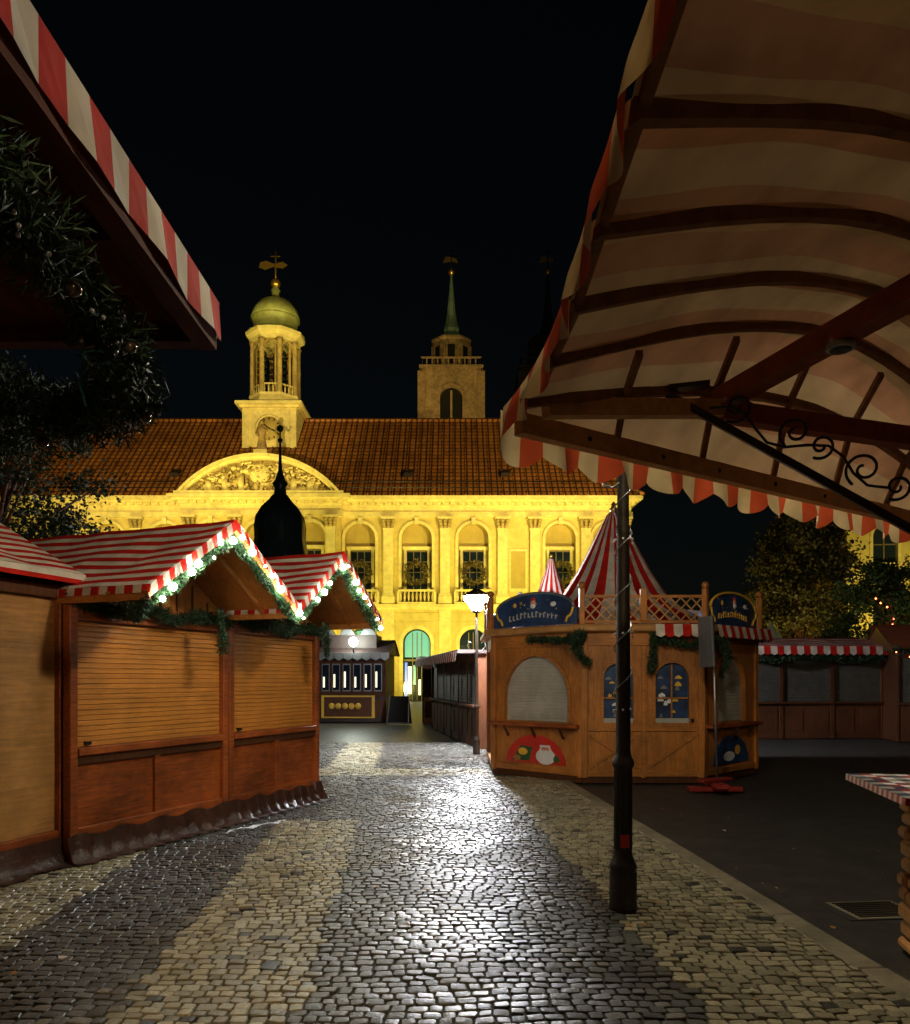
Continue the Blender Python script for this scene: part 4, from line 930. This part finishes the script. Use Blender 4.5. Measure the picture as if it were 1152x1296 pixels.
for i in range(300):
    x=R.uniform(-5.2,5.2); zt=zc+math.sqrt((Rr-.55)**2-x*x)-15.75
    if zt<.3: continue
    z=15.7+R.random()**1.1*zt*.95; r=R.uniform(.07,.2)
    if R.random()<.45: pd.ball((cxp+x,-.9,z),r,'relief' if i%2 else 'stone',6,(R.uniform(.7,1.6),1.8,R.uniform(.7,1.6)))
    else: pd.tube([(cxp+x,-.8,z),(cxp+x+R.uniform(-.3,.3),-1.05,z+R.uniform(.1,.3)),(cxp+x+R.uniform(-.6,.6),-.95,z+R.uniform(0,.4))],[.1,.08,.04],'relief' if i%2 else 'stone',6)
pd.lathe([(.75,0),(.8,.1),(.6,.2)],'stone',14,T=Matrix.Translation((cxp,-.85,17.0))@Matrix.Rotation(pi/2,4,'X'))
for s in (-1,1):
    for q in range(3):
        bx=cxp+s*(1.3+q*1.2); pd.tube([(bx,-.95,15.7),(bx+s*.1,-1.05,16.3),(bx,-1.0,16.9-q*.25)],[.28,.25,.16],'stone',8); pd.ball((bx,-1.02,17.15-q*.27),.16,'stone',8); pd.tube([(bx,-1.05,16.7-q*.25),(bx+s*.45,-1.1,16.5-q*.2)],[.1,.05],'stone',6)
pd.build('segmental_pediment',TH)
st=MB(); sx=cxp+.1
st.box(sx-.5,sx+.5,-1.2,-.2,18.4,18.75,'stone'); st.lathe([(.42,18.75),(.36,19.2),(.25,19.8),(.34,20.2),(.3,20.5),(.1,20.6),(.09,20.7)],'churchs',10,(sx,-.7)); st.ball((sx,-.7,20.88),.19,'churchs',8,(1,1,1.2))
st.tube([(sx+.28,-.7,20.45),(sx+.5,-.8,20.1),(sx+.75,-.9,20.4)],[.1,.08,.05],'churchs',6); st.tube([(sx-.28,-.7,20.45),(sx-.42,-.8,20.0),(sx-.2,-1,19.8)],[.1,.08,.06],'churchs',6)
st.build('rooftop_statue',TH)
ct=MB(); tx,ty=-15.1,6.5
ct.box(tx-2.2,tx+2.2,ty-2.2,ty+2.2,18.2,23.7,'stone')
for s in (-1,1): ct.box(tx+s*1.95-.25,tx+s*1.95+.25,ty-2.3,ty-2.19,19,23.6,'stone')
ct.box(tx-2.4,tx+2.4,ty-2.4,ty+2.4,23.7,23.9,'stone'); ct.box(tx-2.7,tx+2.7,ty-2.7,ty+2.7,23.9,24.15,'stone')
ct.lathe([(2.6,24.15),(2.3,24.45),(2.15,24.9),(2.2,25.1)],'stone',8,(tx,ty),smooth=False,rot=pi/8)
for i in range(8):
    a=i*pi/4+pi/8; ct.lathe([(.30,25.1),(.22,25.3),(.19,29.3),(.30,29.6)],'relief',10,(tx+1.9*math.cos(a),ty+1.9*math.sin(a)))
    a2=a-.16;ct.lathe([(.16,25.1),(.12,25.3),(.11,29.3),(.18,29.6)],'relief',8,(tx+1.6*math.cos(a2),ty+1.6*math.sin(a2)))
    b0=a;b1=a+pi/4
    ct.beam((tx+1.85*math.cos(b0),ty+1.85*math.sin(b0),25.9),(tx+1.85*math.cos(b1),ty+1.85*math.sin(b1),25.9),.08,.10,'stone')
    for j in range(4):
        f_=(j+.5)/4; px_=1.85*(math.cos(b0)*(1-f_)+math.cos(b1)*f_); py_=1.85*(math.sin(b0)*(1-f_)+math.sin(b1)*f_); ct.lathe([(.06,25.1),(.08,25.5),(.05,25.9)],'stone',5,(tx+px_,ty+py_))
    ct.sweep([(tx+1.85*(math.cos(b0)*(1-q)+math.cos(b1)*q),ty+1.85*(math.sin(b0)*(1-q)+math.sin(b1)*q),28.95+.6*math.sin(pi*q)) for q in [i/8 for i in range(9)]],.15,.18,'relief')
for i in range(6):
    z=26.1+.52*i
    for j in range(3): ct.lathe([(.26-.02*i,z),(.2,z+.1),(.12,z+.3),(.03,z+.36)],'dcopper',8,(tx-.8+.8*j,ty-.4+.3*(j%2)))
ct.beam((tx-1.6,ty,27.4),(tx+1.6,ty,27.4),.1,.1,'iron'); ct.beam((tx-1.6,ty,28.6),(tx+1.6,ty,28.6),.1,.1,'iron'); ct.tube([(tx,ty,25),(tx,ty,29.7)],.1,'iron',6)
ct.lathe([(2.05,29.6),(2.1,29.9),(2.25,30.0),(2.45,30.15),(2.5,30.4)],'stone',8,(tx,ty),smooth=False,rot=pi/8)
ct.lathe([(2.45,30.4),(1.95,30.6),(1.8,30.9),(1.85,31.7),(2.05,31.8)],'lead',16,(tx,ty))
ct.lathe([(2.05,31.8),(1.8,32.6),(1.35,33.2),(.8,33.5),(.35,33.7),(.3,34.1),(.4,34.3),(.2,34.6),(.12,35.2)],'lead',16,(tx,ty))
ct.ball((tx,ty,34.9),.42,'gold',10); ct.tube([(tx,ty,34.5),(tx,ty,37.6)],.07,'gold',6)
ct.poly([(tx-1.4,ty,36.3),(tx-.9,ty,36.1),(tx-.2,ty,36.35),(tx+.6,ty,36.2),(tx+1.0,ty,36.5),(tx+.6,ty,36.75),(tx-.2,ty,36.6),(tx-.8,ty,36.85),(tx-1.3,ty,36.7)],'gold',.06); ct.beam((tx-.4,ty,37.2),(tx+.4,ty,37.2),.06,.06,'gold')
T=Matrix.Translation((tx,ty-2.25,22.0))@Matrix.Rotation(pi/2,4,'X')
ct.lathe([(1.15,-.05),(1.15,.08),(1.0,.1),(.98,.04),(.001,.04)],'stone',28,T=T); ct.lathe([(.99,.045),(.99,.055),(.001,.055)],'plasterd',28,T=T)
for i in range(12):
    ct.box(-.045,.045,.72,.93,.056,.07,'iron',T@Matrix.Rotation(i*pi/6,4,'Z'))
ct.box(-.05,.05,-.1,.75,.072,.085,'iron',T@Matrix.Rotation(.9,4,'Z')); ct.box(-.06,.06,-.1,.5,.088,.1,'iron',T@Matrix.Rotation(-2.0,4,'Z'))
ct.build('clock_tower',TH)
# ---------------------------------------------------------------- church towers
def church(x,name='church_tower',cs='churchs',sp='copper'):
    e=empty(name,(x,110,0)); b=MB(); h=43.4; w=4.0
    b.box(-w+.02,w-.02,-w+.9,w,0,h,cs)
    b.arch(-w,w,26,h,0,3.0,34,39.5,-w,.9,cs,n=10); b.box(-w,w,-w,-w+.9,0,26,cs)
    b.archtrim(0,3.0,34,39.5,-w,.35,.12,cs); b.archpanel(0,3.0,34,39.5,-w+.7,'iron')
    for s in (-1,1): b.box(s*w-.5,s*w+.5,-w-.35,-w+.4,0,h-.5,cs)
    b.box(-.14,.14,-w+.3,-w+.5,34,40.5,cs)
    b.box(-w-.3,w+.3,-w-.3,w+.3,h,h+.35,cs)
    for i in range(12):
        t=-w+i*2*w/11
        for p in ((t,-w),(t,w),(-w,t),(w,t)): b.box(p[0]-.08,p[0]+.08,p[1]-.08,p[1]+.08,h+.35,h+1.3,cs)
    for s in (-1,1): b.box(-w,w,s*w-.1,s*w+.1,h+1.3,h+1.5,cs); b.box(s*w-.1,s*w+.1,-w,w,h+1.301,h+1.501,cs)
    b.lathe([(2.8,h+.3),(2.7,h+4.6),(2.95,h+4.8),(2.95,h+5.0)],cs,8,smooth=False,rot=pi/8)
    for i in range(8):
        a=i*pi/4; T=Matrix.Rotation(a,4,'Z')
        b.box(-.5,.5,-2.65,-2.5,h+1.2,h+3.8,'iron',T); b.box(-.75,-.5,-2.75,-2.5,h+1.0,h+4.2,cs,T); b.box(.5,.75,-2.75,-2.5,h+1.0,h+4.2,cs,T)
    z=h+5.0
    b.lathe([(2.9,z),(2.5,z+.4),(1.8,z+.8),(1.2,z+1.1),(1.0,z+1.4),(1.15,z+1.8),(.85,z+2.6),(.58,z+4.5),(.34,z+7.0),(.12,z+9.6)],sp,8,smooth=False,rot=pi/8)
    b.ball((0,0,z+9.9),.48,'gold',10); b.tube([(0,0,z+9.5),(0,0,z+13)],.08,'iron',6)
    b.poly([(-1.2,0,z+11.2),(0,0,z+11.4),(.9,0,z+11.2),(.7,0,z+11.8),(0,0,z+12),(-.8,0,z+12.1)],'gold',.08); b.beam((-.5,0,z+12.6),(.5,0,z+12.6),.1,.1,'iron')
    b.build('tower',e)
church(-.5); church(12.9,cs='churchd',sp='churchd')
# ---------------------------------------------------------------- lit building right
e=empty('yellow_city_building',(24.8,50,0),math.radians(-6)); b=MB(); tr=MB()
for i in range(5):
    for j in range(3):
        cx=2.3+i*3.8; z0=j*4.0; b.arch(cx-1.9,cx+1.9,z0,z0+4,cx,1.5,z0+1,z0+2.6,0,.3,'plaster'); tr.archpanel(cx,1.5,z0+1,z0+2.6,.28,'glass'); tr.archtrim(cx,1.5,z0+1,z0+2.6,0,.18,.08,'stone')
        tr.box(cx-.04,cx+.04,.18,.26,z0+1,z0+3.3,'frame'); tr.box(cx-.75,cx+.75,.2,.25,z0+2.1,z0+2.18,'frame'); tr.box(cx-.95,cx+.95,-.15,.0,z0+.8,z0+.95,'stone')
b.box(0,.4,0,12,0,12,'plaster'); b.box(0,19.4,10,12,0,12,'plaster'); b.build('walls',e)
for z in (4,8): tr.box(-.1,19.6,-.14,-.001,z-.12,z+.12,'stone')
tr.box(-.4,19.8,-.5,.0,11.7,12.1,'stone'); tr.build('trim',e)
b=MB(); b.add([(-.4,-.5,12.1),(19.8,-.5,12.1),(19.8,6,16.5),(-.4,6,16.5),(-.4,12.4,12.1),(19.8,12.4,12.1)],[(0,1,2,3),(3,2,5,4),(0,3,4)],'tiles'); b.build('roof',e)
# ---------------------------------------------------------------- trees
tree('autumn_tree',(19.3,44,0),10.8,3.0,2.2,(.05,.055,.015),(.17,.13,.03),n=22000,L=.22,W=.15,seed=3,clumps=120)
tree('deciduous_tree',(17.8,33,0),6.2,2.4,1.0,(.03,.055,.015),(.08,.12,.03),n=15000,L=.18,W=.11,seed=5,clumps=80)
tree('deciduous_tree',(20.8,34,0),7.0,2.7,1.2,(.03,.055,.015),(.08,.12,.03),n=15000,L=.18,W=.11,seed=9,clumps=80)
tree('street_tree',(-7.4,12.6,0),6.6,1.75,2.0,(.012,.025,.016),(.04,.06,.03),n=16000,L=.085,W=.05,seed=6,clumps=80)
q=MB()
for i in range(40): 
    a=R.random()*6.28; q.ball((18.9+2.4*math.cos(a)*R.uniform(.4,1),32.3-abs(2.0*math.sin(a)),R.uniform(2.2,5)),.035,'redl',5)
q.build('tree_fairy_lights')
# ---------------------------------------------------------------- lights
def flood(x,y,z,tgt,power,col=(1,.78,.28),size=75,blend=.6):
    e=empty('floodlight',(x,y,0)); b=MB()
    b.tube([(0,0,0),(0,0,z-.25)],.05,'iron',6); b.box(-.3,.3,-.35,-.05,z-.25,z+.25,'iron',bev=.03); b.lathe([(.25,0),(.3,.04)],'metal',12,T=Matrix.Translation((0,-.05,z))@Matrix.Rotation(-pi/2,4,'X')); b.build('housing',e)
    l=bpy.data.lights.new('flood_lamp','SPOT'); l.energy=power; l.color=col; l.spot_size=math.radians(size); l.spot_blend=blend; l.shadow_soft_size=.25
    o=bpy.data.objects.new('lamp',l); scene.collection.objects.link(o); o.parent=e; o.location=(0,.05,z)
    d=Vector(tgt)-Vector((x,y+.05,z)); o.rotation_euler=d.to_track_quat('-Z','Y').to_euler()
FC=(1,.845,.17)
for x,t,p in ((-33,-31,4300),(-24,-23,4300),(-17,-16.5,4300),(-10,-9.5,4200),(-4.5,-3,3900),(2.5,3,4700),(8,8.5,7000),(13,11.5,6400)):
    flood(x,49,.8,(t,60,11),p,FC,115)
flood(-17,23,8,(-22,65,24),50000,(1,.77,.24),42)
flood(17.5,23,8,(-1,65,24),66000,(1,.77,.24),42)
flood(-22,44,1.2,(-15.3,64,29),9000,(1,.86,.2),26)
flood(-8.5,45,1.2,(-15.1,64,29),3500,(1,.86,.2),26)
flood(-6,80,1.0,(-.5,106,45),52000,(1,.72,.26),22)
flood(26,40,1.0,(29.5,50,8),6500,(1,.83,.2),100)
flood(15.5,39,1.0,(19,44,6.5),1500,(1,.80,.3),90)
flood(16.2,28.5,.8,(18.5,33,4),240,(.85,1,.35),100)
s=bpy.data.lights.new('Sun','SUN'); s.energy=.006; s.angle=math.radians(.5); s.color=(1,.9,.8); so=bpy.data.objects.new('Sun',s); scene.collection.objects.link(so); so.rotation_euler=(math.radians(50),0,math.radians(-30))
wd=bpy.data.worlds.new('World'); scene.world=wd; wd.use_nodes=True; nt=wd.node_tree
sky=nt.nodes.new('ShaderNodeTexSky'); sky.sky_type='NISHITA'; sky.sun_disc=False; sky.sun_elevation=math.radians(8); sky.sun_rotation=math.radians(150)
nt.links.new(sky.outputs[0],nt.nodes['Background'].inputs[0]); nt.nodes['Background'].inputs[1].default_value=.0008
# ---------------------------------------------------------------- camera
cam=bpy.data.cameras.new('Camera'); co=bpy.data.objects.new('Camera',cam); scene.collection.objects.link(co)
co.location=(0,0,1.6); co.rotation_euler=(pi/2,0,0); cam.sensor_fit='VERTICAL'; cam.sensor_height=36; cam.sensor_width=32; cam.lens=36*1000/1296
cam.shift_y=212/1296; cam.clip_end=2000; cam.clip_start=.05
scene.camera=co
scene.view_settings.view_transform='Standard'; scene.view_settings.look='None'; scene.view_settings.exposure=0
